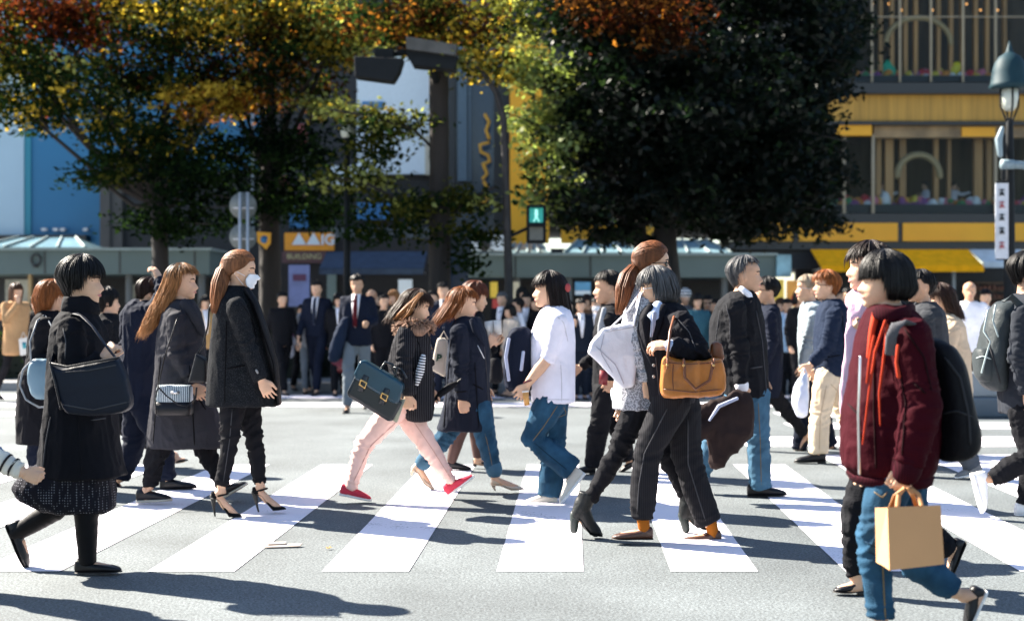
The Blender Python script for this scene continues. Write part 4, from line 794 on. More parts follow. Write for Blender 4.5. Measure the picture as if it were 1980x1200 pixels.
# ------------------------------------------------------------------ people close to the camera
BLK = cloth('black_wool', (.0055, .0057, .008)); BLK2 = cloth('black_cotton', (.0075, .0078, .010), scale=80)
NAVY = cloth('navy_wool', (.007, .010, .021)); TIGHT = cloth('black_tights', (.005, .005, .006), rough=.6, bump=.1)
LEA = mat('black_leather', (.006, .006, .008), .4, spec=.3, bump=.15, scale=90); DEN = cloth('blue_denim', (.018, .058, .105), var=.35, vscale=9, scale=160)
DEN2 = cloth('pale_denim', (.045, .105, .165), var=.3, vscale=7, scale=160); WHT = cloth('white_cotton', (.72, .71, .75))
WSOLE = mat('white_rubber', (.7, .7, .68), .6)
H_BLK = hairmat('black', (.008, .007, .007)); H_BRN = hairmat('brown', (.05, .022, .011)); H_AUB = hairmat('auburn', (.20, .066, .018))
H_BLO = hairmat('golden_brown', (.26, .12, .045)); H_GRY = hairmat('grey', (.085, .085, .088)); H_ORG = hairmat('orange_brown', (.24, .075, .018)); H_DKB = hairmat('dark_brown', (.018, .010, .008))

# woman in the long black coat, front left
p = Person('woman with short black hair in a long black coat and dotted skirt, front left', 7.05, 165)
p.head(161, 543, 88, 0, 2, neck=(143, 618), nr=.056)
p.rows('coat', [(598, 126, 186, .075), (614, 110, 190, .13), (636, 103, 203, .185), (680, 100, 213, .20), (730, 97, 216, .205), (790, 91, 220, .21), (850, 84, 226, .215), (895, 79, 236, .22), (920, 77, 244, .22)], BLK)
rowloft(p.g('collar', BLK), [(572, 124, 182, .075), (586, 120, 191, .085), (604, 122, 192, .09), (612, 126, 186, .08)], p.Y)
p.arm('coat', [(138, 640), (142, 748), (197, 694)], -.19, (.07, .064, .048), hand=(222, 664), curl=.95, n=(.2, .6, -.5), dys=(-.19, -.27, -.25))
p.arm('coat', [(160, 640), (170, 735), (190, 800)], .2, (.065, .058, .045), hand=(194, 830))
p.rows('skirt', [(890, 84, 228, .18), (915, 52, 219, .20), (940, 26, 219, .2), (962, 42, 221, .2), (980, 74, 221, .18), (986, 100, 216, .16)], pattern('dotted_skirt', 'dots', (.20, .20, .22), (.010, .010, .014), 75, thr=.22), core=False, wr=.02)
p.leg('tights', [(165, 890), (167, 985), (169, 1078)], -.09, (.085, .062, .043), TIGHT, wr=.002, hem=1.16)
p.leg('tights', [(160, 890), (106, 985), (32, 1030)], .09, (.085, .062, .040), TIGHT, hem=1.12)
p.shoe((145, 1107), (236, 1105), (169, 1075), -.09, 'flat', LEA); p.shoe((11, 1013), (50, 1100), (34, 1030), .09, 'flat', LEA)
p.hair(H_BLK, zf=.60, zs=.30, zb=.10, vol=.16, a1=50, mess=.05, n=620); p.done()
b = Bag('shoulder_bag', 'large soft black shoulder bag held by the woman in the long black coat', 'bag', 6.72, 180, 740)
S = Soup(); slab(S, [(96, 700), (118, 712), (150, 706), (229, 690), (246, 725), (257, 772), (256, 788), (240, 797), (180, 803), (130, 798), (116, 765)], 6.72, .10); b.part('body', S, mat('navy_leather', (.004, .007, .015), .5, bump=.2, scale=40, spec=.2), vox=.012, smooth=9, wr=.012, wscale=(6, 6, 6))
S = Soup(); limb(S, [W(118, 790, 6.68), W(108, 745, 6.66), W(97, 702, 6.68)], [.006]*3); limb(S, [W(97, 702, 6.70), W(130, 709, 6.665), W(229, 691, 6.66)], [.006]*3); b.part('trim', S, LEA)
S = Soup(); limb(S, [W(226, 695, 6.7), W(205, 668, 6.72), W(180, 632, 6.8), W(160, 612, 6.85), W(146, 606, 6.92), W(126, 622, 7.02), W(112, 660, 7.0), W(100, 705, 6.78)], [(.019, .004)]*8, lat=(0, 1, 0), k=8); b.part('strap', S, mat('navy_leather', (0, 0, 0)))

# woman behind her with the auburn bob
p = Person('woman with an auburn bob in a black coat, half hidden behind the long black coat', 10.2, 95)
p.head(101, 573, 59, 20, 8, neck=(96, 612))
p.rows('coat', [(600, 78, 116, .08), (612, 70, 122, .15), (632, 62, 136, .185), (670, 57, 142, .19), (705, 53, 140, .19), (725, 40, 138, .2), (790, 36, 138, .2), (856, 35, 132, .21)], BLK)
p.arm('coat', [(86, 628), (70, 695), (115, 700)], -.2, (.068, .06, .045), hand=(128, 694), curl=.8)
p.leg('trousers', [(75, 840), (72, 895), (64, 945)], -.09, (.085, .065, .05), NAVY)
p.leg('trousers', [(90, 840), (110, 890), (125, 940)], .09, (.085, .065, .05), NAVY)
p.shoe((50, 968), (85, 968), (62, 948), -.09, 'sneaker', mat('blue_canvas', (.05, .12, .25), .7), WSOLE); p.shoe((112, 950), (150, 946), (122, 935), .09, 'flat', LEA)
p.hair(H_AUB, zf=.55, zs=.05, zb=-.18, vol=.10, a1=55, hug='bob', curl=.5); p.done()
b = Bag('handbag', 'pale blue drawstring bag on the arm of the woman with the auburn bob', 'bag', 9.82, 76, 735)
S = Soup(); rowloft(S, [(693, 62, 98, .03), (705, 55, 102, .05), (735, 53, 105, .06), (760, 60, 104, .06), (772, 72, 100, .045)], 9.82); b.part('body', S, mat('pale_blue_leather', (.085, .155, .205), .6, bump=.2, scale=30), vox=.012, wr=.018)
b.line('strap', [(58, 700), (44, 715), (38, 745), (50, 772), (75, 787), (100, 785)], .007, mat('grey_strap', (.14, .16, .18), .6))
S = Soup(); limb(S, [W(60, 700, 9.80), W(58, 660, 9.78), W(72, 620, 9.9), W(86, 608, 10.1), W(100, 630, 9.85), W(105, 660, 9.84)], [.006]*6); b.part('handle', S, mat('grey_strap', (0, 0, 0)))

# child at the left edge: a striped cuff and a hand
p = Person('child in a blue jacket with a striped white cuff at the left edge', 6.5, -60, tone='light')
p.head(-50, 720, 78, 0, 0, neck=(-60, 775)); p.hair(H_BLK, n=120)
p.rows('jacket', [(775, -85, -35, .07), (795, -100, -25, .14), (860, -105, -20, .15), (960, -105, -20, .15)], cloth('blue_jacket', (.02, .09, .22)))
p.arm('jacket', [(-62, 800), (-48, 872), (0, 893)], -.15, (.05, .048, .046), None)
p.arm('cuff', [(-8, 884), (14, 897), (42, 912)], -.17, (.047, .047, .040), hand=(66, 922), curl=.75, m=cloth('cream_cuff', (.62, .58, .50)), sc=.82, wr=.006)
for t_ in (.40, .68):
    a_ = W(-8, 884, 6.33)*(1-t_)+W(42, 912, 6.33)*t_; ax = nrm(W(42, 912, 6.33)-W(-8, 884, 6.33)); S = Soup(); limb(S, [a_-ax*.005, a_+ax*.005], [.0495-.004*t_]*2, k=20, rnd=False); build('cuff_stripe', S, cloth('dark_cuff_stripe', (.02, .018, .02)), p.root)
p.leg('trousers', [(-60, 950), (-50, 1030), (-58, 1110)], -.08, (.075, .06, .05), NAVY); p.leg('trousers', [(-65, 950), (-85, 1030), (-110, 1100)], .08, (.075, .06, .05), NAVY)
p.shoe((-66, 1147), (-10, 1147), (-56, 1120), -.08, 'sneaker', WHT, WSOLE); p.shoe((-130, 1110), (-85, 1140), (-112, 1105), .08, 'sneaker', WHT, WSOLE); p.done()

# man in the suit with one arm raised
p = Person('man in a dark navy suit seen from behind with one hand raised to his head', 10.35, 272)
p.head(290, 566, 56, 35, 16, neck=(276, 592))
p.rows('jacket', [(580, 258, 300, .08), (590, 249, 308, .17), (604, 243, 314, .205), (650, 240, 314, .2), (700, 238, 312, .195), (755, 235, 308, .2), (790, 234, 306, .2)], NAVY, wr=.02)
p.arm('jacket', [(296, 598), (318, 572), (309, 543)], -.18, (.068, .06, .046), hand=(301, 524), curl=.5, n=(-1, .3, 0), dys=(-.15, -.2, -.1))
p.arm('jacket', [(252, 606), (244, 680), (250, 745)], .05, (.07, .06, .048), hand=(254, 765))
p.leg('trousers', [(270, 775), (312, 850), (322, 925)], -.1, (.10, .085, .075), NAVY); p.leg('trousers', [(265, 775), (258, 860), (232, 925)], .1, (.1, .085, .075), NAVY)
p.shoe((310, 948), (381, 943), (322, 925), -.1, 'dress', LEA); p.shoe((205, 925), (240, 960), (230, 925), .1, 'dress', LEA)
p.hair(H_DKB, zf=.7, zs=.42, zb=.2, vol=.06, n=300); p.done()

# dark haired woman beyond
p = Person('woman with dark hair in a black coat walking beyond the long black coat', 11.8, 215)
p.head(209, 583, 52, 30, 0, neck=(210, 615)); p.rows('coat', [(606, 196, 224, .08), (618, 188, 232, .16), (640, 184, 238, .19), (700, 186, 236, .19), (800, 180, 246, .2), (830, 178, 250, .2)], BLK2)
p.arm('coat', [(205, 630), (198, 690), (215, 735)], -.2, hand=(224, 752)); p.arm('coat', [(222, 630), (236, 690), (236, 735)], .2, hand=(238, 752))
p.leg('tights', [(215, 810), (280, 850), (340, 882)], -.08, (.08, .06, .04), TIGHT, hem=.82); p.leg('tights', [(215, 810), (205, 860), (190, 900)], .08, (.08, .06, .04), TIGHT)
p.shoe((328, 897), (364, 890), (338, 880), -.08, 'low', LEA); p.shoe((175, 905), (210, 915), (188, 900), .08, 'low', LEA)
p.hair(H_BLK, zf=.6, zs=.3, zb=.1, vol=.1, n=260); p.done()

# long haired woman in the grey coat
p = Person('woman with long golden brown hair in a long grey coat with a striped crossbody bag', 9.55, 350)
p.head(353, 545, 66, 0, 0, neck=(349, 592), nr=.05)
p.rows('coat', [(578, 335, 371, .07), (590, 326, 380, .12), (606, 315, 387, .17), (630, 309, 393, .185), (665, 305, 396, .185), (710, 303, 397, .185), (750, 299, 398, .19), (790, 292, 418, .2), (830, 287, 430, .21), (864, 284, 434, .215)], cloth('grey_wool', (.028, .028, .034)), wr=.013)
p.arm('coat', [(340, 618), (342, 684), (376, 741)], -.19, (.063, .056, .045), hand=(387, 764), curl=.4)
p.arm('coat', [(365, 620), (378, 680), (390, 735)], .19, (.06, .052, .043), hand=(396, 757))
S = Soup(); limb(S, [W(353, 583, 9.42), W(368, 600, 9.40), W(385, 630, 9.41), W(393, 650, 9.45)], [(.03, .012), (.036, .012), (.03, .012), (.014, .01)], lat=(1, 0, .8), k=8); build('lapel', S, cloth('grey_wool', (0, 0, 0)), p.root)
p.leg('trousers', [(315, 850), (300, 890), (290, 940)], -.09, (.085, .066, .05), BLK2); p.leg('trousers', [(385, 840), (404, 885), (432, 935)], .09, (.085, .062, .045), BLK2)
CREAM = mat('cream_sole', (.42, .39, .32), .6)
p.shoe((264, 972), (333, 968), (284, 945), -.09, 'sneaker', LEA, CREAM); p.shoe((428, 966), (480, 936), (436, 936), .09, 'sneaker', LEA, CREAM)
p.hair(H_BLO, zf=.80, zs=-.35, zb=-1.05, vol=.07, a1=62, hug='long', lean=-.42, mess=.08, n=520, wave=.02)
p.hair(H_DKB, zf=.80, zs=.52, zb=.40, vol=.085, a1=60, n=200, name='hair_roots'); p.done()
b = Bag('crossbody_bag', 'small crossbody bag, grey striped above and black below, against the grey coat', 'bag', 9.25, 338, 770)
S = Soup(); rowloft(S, [(744, 308, 368, .045), (748, 305, 371, .055), (775, 302, 372, .06), (778, 302, 372, .06)], 9.25, e=5); b.part('striped_panel', S, pattern('bag_stripes', 'stripes', (.05, .08, .10), (.55, .60, .62), 26, thr=.45))
S = Soup(); rowloft(S, [(776, 301, 373, .062), (798, 302, 372, .062), (803, 306, 369, .05)], 9.25, e=5); b.part('base', S, LEA)
S = Soup(); pbox(S, 330, 756, 346, 761, 9.18, .01); b.part('badge', S, mat('steel', (.6, .6, .6), .3, metal=1))
S = Soup(); limb(S, [W(306, 748, 9.17), W(322, 765, 9.15), W(345, 782, 9.15), W(362, 785, 9.16), W(378, 770, 9.2), W(380, 750, 9.25)], [(.012, .005)]*6, k=8); limb(S, [W(306, 746, 9.2), W(300, 770, 9.18), W(302, 800, 9.18)], [.005]*3); b.part('flap_strap', S, LEA)
b.line('strap', [(306, 745), (318, 690, -.02), (338, 630, -.03), (350, 600, .15)], (.012, .004), LEA)

# ponytail woman with the mask
p = Person('woman with ponytail, white face mask, dark tweed jacket and black stilettos', 8.95, 470)
p.head(466, 523, 72, 0, 4, neck=(452, 570), nr=.05)
p.rows('jacket', [(552, 436, 478, .07), (566, 430, 486, .12), (582, 423, 492, .17), (612, 413, 503, .185), (655, 409, 513, .19), (700, 405, 525, .19), (745, 402, 535, .195), (784, 399, 541, .2)], pattern('dark_tweed', 'speckle', (.007, .008, .010), (.04, .042, .045), 230, thr=.6), wr=.009)
p.arm('jacket', [(457, 592), (478, 665), (505, 733)], -.2, (.066, .056, .046), hand=(514, 752), curl=.35)
p.arm('jacket', [(470, 592), (482, 665), (500, 735)], .2, (.064, .055, .045), hand=(508, 752), curl=.4)
S = Soup(); limb(S, [W(478, 560, 8.85), W(494, 585, 8.84), W(510, 630, 8.86), W(532, 700, 8.88), W(541, 780, 8.9)], [(.02, .03), (.022, .05), (.02, .06), (.015, .06), (.01, .06)], lat=(1, 0, 0), k=10); build('jacket_front', S, cloth('black_satin', (.008, .008, .010), rough=.5), p.root)
p.leg('trousers', [(450, 775), (444, 850), (428, 940)], -.08, (.085, .060, .040), BLK2); p.leg('trousers', [(478, 775), (490, 845), (503, 935)], .08, (.085, .060, .040), BLK2)
SU = cloth('black_suede', (.008, .008, .009))
for hx, tx, kx, d_ in (((408, 998), (468, 998), (428, 950), -.08), ((492, 990), (553, 984), (504, 940), .08)):
    p.shoe(hx, tx, kx, d_, 'pump', SU, lift=.115)
    S = Soup(); c = W(kx[0]+2, kx[1]+6, 8.95+d_); limb(S, [c+np.array([.036*math.cos(a), .034*math.sin(a), .008*math.cos(a)]) for a in np.linspace(0, 6.283, 13)], [.006]*13, k=6, rnd=False); build('ankle_strap', S, SU, p.root)
T = [W(445, 508, 8.95), W(433, 522, 8.93), W(425, 548, 8.88), W(420, 575, 8.84), W(414, 602, 8.82)]
p.hair(hairmat('light_brown', (.17, .068, .028)), vol=.09, tie=(0, -.50, .66), tail=(T, [.03, .045, .05, .042, .02]), n=520, r=.018)
S = Soup(); limb(S, [W(449, 500, 8.95), W(440, 514, 8.95)], [.026, .026], k=10); build('hair_tie', S, BLK2, p.root)
p.mask(cloth('mask_white', (.75, .77, .80), bump=.1)); p.done()
b = Bag('handbag', 'black leather handbag carried between the grey coat and the tweed jacket', 'bag', 9.2, 385, 712)
S = Soup(); slab(S, [(381, 682), (402, 694), (403, 742), (366, 739)], 9.2, .12); b.part('body', S, LEA, vox=.012, smooth=5)
b.line('strap', [(381, 684), (392, 668), (402, 630, -.02), (404, 598, -.05), (410, 582, .0)], .006, LEA); b.line('handle', [(372, 735), (380, 690), (398, 672), (402, 700)], .005, LEA)
# woman in pink trousers with the satchel
p = Person('woman in pale pink trousers and red canvas shoes striding with a dark teal satchel', 9.65, 795)
p.head(806, 592, 61, 0, 14, neck=(797, 640), nr=.05, nf=-.12)
CARD = pattern('ribbed_cardigan', 'stripes', (.007, .007, .009), (.035, .034, .038), 22, thr=.62)
p.rows('cardigan', [(632, 778, 822, .08), (642, 768, 829, .15), (662, 760, 832, .185), (700, 751, 835, .19), (740, 756, 838, .19), (775, 770, 840, .19), (800, 778, 838, .17), (812, 790, 836, .14)], CARD)
p.arm('cardigan', [(786, 648), (781, 705), (790, 762)], -.2, (.066, .06, .048), hand=(789, 788), curl=.85, dys=(-.18, -.24, -.24))
p.arm('cardigan', [(808, 648), (822, 700), (830, 750)], .2, (.06, .055, .045), hand=(834, 770))
S = Soup(); limb(S, [W(818, 690, 9.46), W(812, 718, 9.42), (W(806, 742, 9.42))], [(.02, .03), (.03, .035), (.015, .02)], lat=(1, 0, .3), k=10); build('striped_shirt', S, pattern('striped_shirt', 'stripes', (.02, .02, .03), (.7, .7, .7), 17, rot=(0, math.radians(80), 0)), p.root)
FUR = hairmat('fur', (.24, .145, .10), .8)
S = Soup(); limb(S, [W(775, 634, 9.62), W(790, 640, 9.48), W(815, 640, 9.46), W(828, 628, 9.6), W(815, 622, 9.8), W(785, 624, 9.82), W(775, 634, 9.64)], [.036]*7, k=10)
for i in range(420):
    a = random.uniform(0, 6.283); c = W(801+25*math.cos(a), 632+7*math.sin(a)*-1+random.uniform(-2, 2), 9.64-.16*math.sin(a)); d = nrm([math.cos(a)+random.gauss(0, .5), -math.sin(a)+random.gauss(0, .5), random.gauss(.1, .6)])
    limb(S, [c+d*.025, c+d*.05+np.array([0, 0, -.004]), c+d*random.uniform(.06, .078)+np.array([0, 0, -.012])], [.006, .005, .001], k=4, rnd=False)
build('fur_collar', S, FUR, p.root)
PINK = cloth('pink_cotton', (.74, .50, .44), bump=.3)
p.leg('trousers', [(778, 782), (831, 868), (873, 932)], .09, (.10, .064, .042), PINK, wr=.012, vox=.009); p.leg('trousers', [(768, 785), (701, 862), (677, 945)], -.09, (.10, .064, .042), PINK)
RED = cloth('red_canvas', (.50, .045, .075))
p.shoe((656, 957), (718, 969), (676, 942), -.09, 'sneaker', RED, WSOLE); p.shoe((868, 960), (918, 922), (874, 930), .09, 'sneaker', RED, WSOLE)
p.hair(hairmat('streaked_brown', (.04, .02, .012)), zf=.70, zs=.05, zb=-.12, vol=.09, a1=66, hug='long', lean=-.35, mess=.10, n=520)
p.locks(H_BLO, [[(808, 572, -.12), (790, 590, -.13), (775, 606, -.1), (764, 618, -.06)], [(815, 566, -.1), (800, 585, -.13), (790, 605, -.12), (776, 620, -.1)]], 30, .014, .003); p.done()
b = Bag('satchel', 'dark teal leather satchel with two brass buckles', 'satchel', 9.25, 728, 752)
TEAL = mat('teal_leather', (.004, .035, .058), .28, bump=.12, scale=60); DTEAL = mat('black_teal_leather', (.004, .008, .012), .28, bump=.12, scale=60)
S = Soup(); slab(S, [(690, 722), (780, 776), (760, 814), (750, 812), (674, 765), (672, 757)], 9.25, .13); b.part('body', S, DTEAL, vox=.01, smooth=4)
S = Soup(); slab(S, [(698, 697), (707, 695), (772, 734), (782, 744), (780, 754), (771, 779), (762, 778), (690, 733), (686, 722)], 9.235, .165); b.part('flap', S, TEAL, vox=.01, smooth=4)
S = Soup(); slab(S, [(756, 808), (776, 772), (783, 772), (768, 816)], 9.27, .10); b.part('gusset', S, mat('pale_gusset', (.25, .27, .2), .6))
BRASS = mat('brass', (.65, .42, .16), .3, metal=1)
for x, y in ((703, 741), (744, 766)):
    S = Soup(); q = [(x-5, y-7), (x+6, y-1), (x+2, y+9), (x-8, y+2), (x-5, y-7)]; limb(S, [W(a, c, 9.14) for a, c in q], [.006]*5, k=6); b.part('buckle', S, BRASS)
    S = Soup(); limb(S, [W(x+5, y-14, 9.148), W(x-1, y+1, 9.145), W(x-7, y+14, 9.15)], [(.02, .005)]*3, lat=(1, 0, -.5), k=8); b.part('strap', S, DTEAL)
b.line('handle', [(738, 712), (745, 700), (758, 704), (766, 714), (764, 728)], .010, DTEAL); b.line('shoulder_strap', [(772, 734), (760, 718, -.02), (755, 708), (776, 712, -.04), (786, 730, -.05)], (.014, .005), DTEAL)

# auburn woman in the navy coat
p = Person('woman with shoulder-length auburn hair in a navy coat, rolled jeans and beige pumps', 10.15, 895)
p.head(897, 587, 60, 0, 6, neck=(895, 630), nr=.05)
NCOAT = cloth('navy_coat', (.010, .013, .023))
p.rows('coat', [(612, 885, 924, .075), (622, 878, 931, .14), (638, 872, 938, .18), (668, 867, 946, .19), (700, 864, 948, .19), (740, 862, 947, .19), (780, 858, 950, .2), (812, 849, 954, .2), (831, 845, 956, .2)], NCOAT, wr=.014)
p.arm('coat', [(888, 642), (889, 712), (892, 772)], -.2, (.07, .06, .05), hand=(898, 794), curl=.5)
p.arm('coat', [(910, 645), (925, 700), (935, 745)], .2, (.06, .055, .045), hand=(940, 765))
S = Soup(); limb(S, [W(912, 618, 9.96), W(922, 640, 9.93), W(936, 668, 9.95)], [(.02, .01), (.03, .01), (.008, .008)], lat=(1, 0, .5), k=8); build('lapel', S, NCOAT, p.root)

S = Soup(); limb(S, [W(924, 668, 9.945), W(936, 692, 9.945)], [.004, .004], k=6); build('pocket_zip', S, mat('steel', (.6, .6, .6), .3, metal=1), p.root)
p.leg('jeans', [(925, 790), (940, 850), (956, 912)], -.09, (.10, .072, .055), DEN, hem=.9, wr=.012); p.leg('jeans', [(885, 790), (862, 845), (812, 900)], .09, (.10, .072, .056), DEN, hem=.85)
S = Soup(); limb(S, [W(953, 898, 10.06), W(956, 909, 10.06)], [.061, .061]); build('cuff', S, DEN2, p.root); S = Soup(); limb(S, [W(826, 884, 10.24), W(818, 894, 10.24)], [.062, .062]); build('cuff', S, DEN2, p.root)
BEI = mat('beige_patent', (.50, .40, .30), .3)
p.shoe((950, 949), (1014, 946), (957, 922), -.09, 'pump', BEI, BEI, lift=.04); p.shoe((789, 914), (840, 949), (808, 905), .09, 'pump', BEI, BEI, lift=.04)
p.hair(H_AUB, zf=.80, zs=.0, zb=-.22, vol=.09, a1=66, hug='long', lean=-.45, mess=.08, n=520); p.done()
b = Bag('tote_bag', 'cream canvas tote bag with dark green lettering', 'tote bag', 10.45, 848, 690)
S = Soup(); slab(S, [(846, 652), (866, 655), (862, 730), (832, 715)], 10.45, .06); b.part('body', S, cloth('cream_canvas', (.52, .46, .38)), vox=.012, smooth=4, wr=.01)
letters('B', 849, 693, 10.41, .06, mat('dark_green_ink', (.01, .05, .03), .8), b.root, rot=10, bold=.003)
b.line('strap', [(850, 655), (858, 640, -.05), (866, 655)], .006, cloth('cream_canvas', (0, 0, 0)))
b = Bag('umbrella', 'folded black umbrella against the back of the navy coat', 'umbrella', 9.85, 855, 760)
b.line('canopy', [(838, 776), (850, 762), (872, 746), (882, 740)], [.012, .026, .026, .014], BLK2); b.line('shaft', [(882, 740), (892, 732)], .006, LEA)

# woman behind with a book
p = Person('woman in black with a reddish brown bob reading from an open white book', 11.55, 918)
p.head(920, 573, 55, 10, 12, neck=(915, 610)); p.rows('dress', [(602, 898, 930, .08), (615, 893, 938, .16), (640, 890, 942, .185), (700, 890, 946, .18), (760, 882, 950, .19), (820, 872, 952, .2)], BLK2)
p.arm('dress', [(912, 625), (925, 685), (945, 668)], -.2, hand=(955, 648), curl=.6); p.arm('dress', [(925, 625), (938, 680), (955, 668)], .12, hand=(962, 648), curl=.6)
SHEER = cloth('sheer_tights', (.07, .04, .035), rough=.5, bump=.05)
p.leg('tights', [(900, 800), (886, 845), (872, 895)], -.08, (.075, .06, .04), SHEER, wr=.001); p.leg('tights', [(920, 800), (922, 845), (924, 885)], .08, (.075, .06, .04), SHEER)
p.shoe((862, 906), (912, 908), (872, 890), -.08, 'dress', LEA); p.shoe((914, 896), (945, 899), (923, 882), .08, 'dress', LEA)
p.hair(hairmat('red_brown', (.10, .03, .014)), zf=.58, zs=.1, zb=.0, vol=.1, a1=60, hug='bob', n=260); p.done()
b = Bag('book', 'open white book held up beside the auburn-haired woman', 'book', 11.4, 953, 632)
PAPER = mat('paper', (.66, .63, .58), .8)
S = Soup(); slab(S, [(937, 622), (953, 619), (955, 648), (940, 650)], 11.42, .016); b.part('page', S, PAPER); S = Soup(); slab(S, [(954, 619), (969, 619), (970, 646), (956, 648)], 11.40, .016); b.part('page', S, PAPER)
S = Soup(); slab(S, [(936, 621), (970, 618), (971, 648), (939, 652)], 11.44, .006); b.part('cover', S, mat('brown_cover', (.25, .16, .12), .6))
b = Bag('shoulder_bag', 'big black shoulder bag hanging in front of the woman with the book', 'bag', 11.2, 960, 720)
S = Soup(); rowloft(S, [(690, 947, 968, .04), (705, 945, 972, .07), (735, 944, 973, .08), (742, 948, 968, .06)], 11.2); b.part('body', S, BLK2, vox=.015); b.line('strap', [(950, 692), (940, 640), (928, 615)], .008, LEA)

# woman in the white top
p = Person('woman with long black hair in a white top and flared jeans facing left', 9.5, 1068)
p.head(1060, 560, 67, 180, 0, neck=(1076, 602), nr=.05)
WTOP = cloth('white_jersey', (.66, .64, .72), bump=.2)
p.rows('top', [(590, 1054, 1096, .075), (602, 1044, 1104, .14), (622, 1034, 1110, .18), (650, 1024, 1112, .185), (680, 1021, 1112, .18), (720, 1022, 1112, .18), (755, 1026, 1112, .185), (778, 1029, 1112, .19)], WTOP, wr=.0065)
p.arm('top', [(1080, 620), (1062, 688), (1020, 742)], -.2, (.068, .058, .05), hand=(1006, 768), curl=.45, sleeve=.18)
p.arm('top', [(1058, 620), (1042, 690), (1012, 662)], .15, (.06, .056, .05), hand=(994, 648), curl=.95, dys=(.18, .1, -.05), n=(.3, -.6, -.7), sleeve=.5)
p.leg('jeans', [(1066, 772), (1030, 846), (1104, 906)], -.08, (.112, .082, .082), DEN, wr=.012, hem=1.05); p.leg('jeans', [(1072, 772), (1070, 862), (1064, 955)], .09, (.105, .08, .085), DEN, hem=1.02)
CANV = cloth('canvas_shoe', (.55, .52, .46))
p.shoe((1133, 916), (1086, 975), (1108, 915), -.08, 'sneaker', CANV, WSOLE); p.shoe((1078, 975), (1014, 975), (1064, 955), .09, 'sneaker', CANV, WSOLE)
p.hair(hairmat('long_black', (.010, .006, .006)), zf=.62, zs=-.1, zb=-.62, vol=.08, a1=62, hug='long', lean=-.12, n=520, mess=.05)
S = Soup(); ball(S, W(1098, 556, 9.42), [[.02, 0, 0], [0, .012, 0], [0, 0, .03]]); build('hair_clip', S, mat('red_clip', (.3, .03, .03), .4), p.root)
S = Soup(); c = W(1022, 736, 9.3); limb(S, [c+np.array([.034*math.cos(a), .034*math.sin(a), .012*math.cos(a)]) for a in np.linspace(0, 6.283, 13)], [.005]*13, k=6, rnd=False); build('bracelet', S, mat('bracelet_red', (.15, .02, .03), .5), p.root)
p.done()
b = Bag('folded_jacket', 'navy jacket with pale lining draped over the arm of the woman in white', 'jacket', 9.42, 1000, 700)
S = Soup(); rowloft(S, [(632, 990, 1022, .04), (642, 982, 1027, .07), (670, 975, 1030, .08), (720, 974, 1030, .085), (748, 978, 1030, .08), (756, 984, 1026, .06)], 9.45); b.part('body', S, NAVY, vox=.012, wr=.03, wscale=(16, 16, 3))
S = Soup(); limb(S, [W(984, 655, 9.36), W(978, 690, 9.35), W(984, 735, 9.36)], [(.008, .012)]*3); limb(S, [W(1012, 680, 9.37), W(1008, 715, 9.36)], [(.008, .012)]*2); b.part('lining', S, cloth('pale_lining', (.35, .38, .5)))
b = Bag('drink_cup', 'small amber cup in the lowered hand of the woman in the white top', 'cup', 9.28, 1018, 778)
S = Soup(); limb(S, [W(1016, 757, 9.28), W(1019, 783, 9.28)], [.022, .018], rnd=False); b.part('body', S, mat('amber', (.55, .27, .07), .4)); S = Soup(); limb(S, [W(1016, 755, 9.28), W(1016.3, 758, 9.28)], [.024, .024], rnd=False); b.part('lid', S, PAPER)

# man in the black cardigan
p = Person('man with short black hair in a black cardigan and black trousers facing left', 11.3, 1175, 'mid')
p.head(1174, 556, 61, 180, 2, neck=(1186, 596)); p.rows('cardigan', [(588, 1168, 1203, .085), (598, 1158, 1210, .17), (616, 1151, 1214, .20), (653, 1147, 1212, .2), (700, 1146, 1208, .19), (745, 1146, 1206, .19), (762, 1146, 1204, .19)], BLK2)
p.arm('cardigan', [(1180, 615), (1186, 680), (1184, 735)], -.2, hand=(1176, 755)); p.arm('cardigan', [(1170, 618), (1156, 688), (1124, 708)], .2, hand=(1106, 722), curl=.4)
S = Soup(); limb(S, [W(1168, 598, 11.1), W(1164, 630, 11.08), W(1162, 690, 11.1)], [(.02, .02), (.035, .02), (.03, .02)], lat=(1, 0, 0)); build('shirt', S, cloth('grey_shirt', (.25, .26, .28)), p.root)
p.leg('trousers', [(1172, 750), (1158, 828), (1146, 902)], -.09, (.105, .08, .07), BLK2); p.leg('trousers', [(1180, 750), (1194, 830), (1215, 890)], .09, (.105, .08, .07), BLK2)
p.shoe((1152, 914), (1102, 914), (1146, 898), -.09, 'dress', LEA); p.shoe((1235, 895), (1196, 916), (1218, 890), .09, 'dress', LEA)
p.hair(H_BLK, zf=.74, zs=.57, zb=.22, vol=.07, a1=62, n=340, mess=.04); p.done()
b = Bag('phone', 'dark red phone in the hand of the man in the black cardigan', 'phone', 11.0, 1168, 730)
S = Soup(); slab(S, [(1160, 715), (1176, 718), (1174, 745), (1158, 742)], 11.0, .012); b.part('case', S, mat('dark_red_case', (.16, .008, .012), .4)); S = Soup(); slab(S, [(1162, 718), (1174, 720), (1172, 742), (1160, 740)], 11.012, .004); b.part('screen', S, LEA)

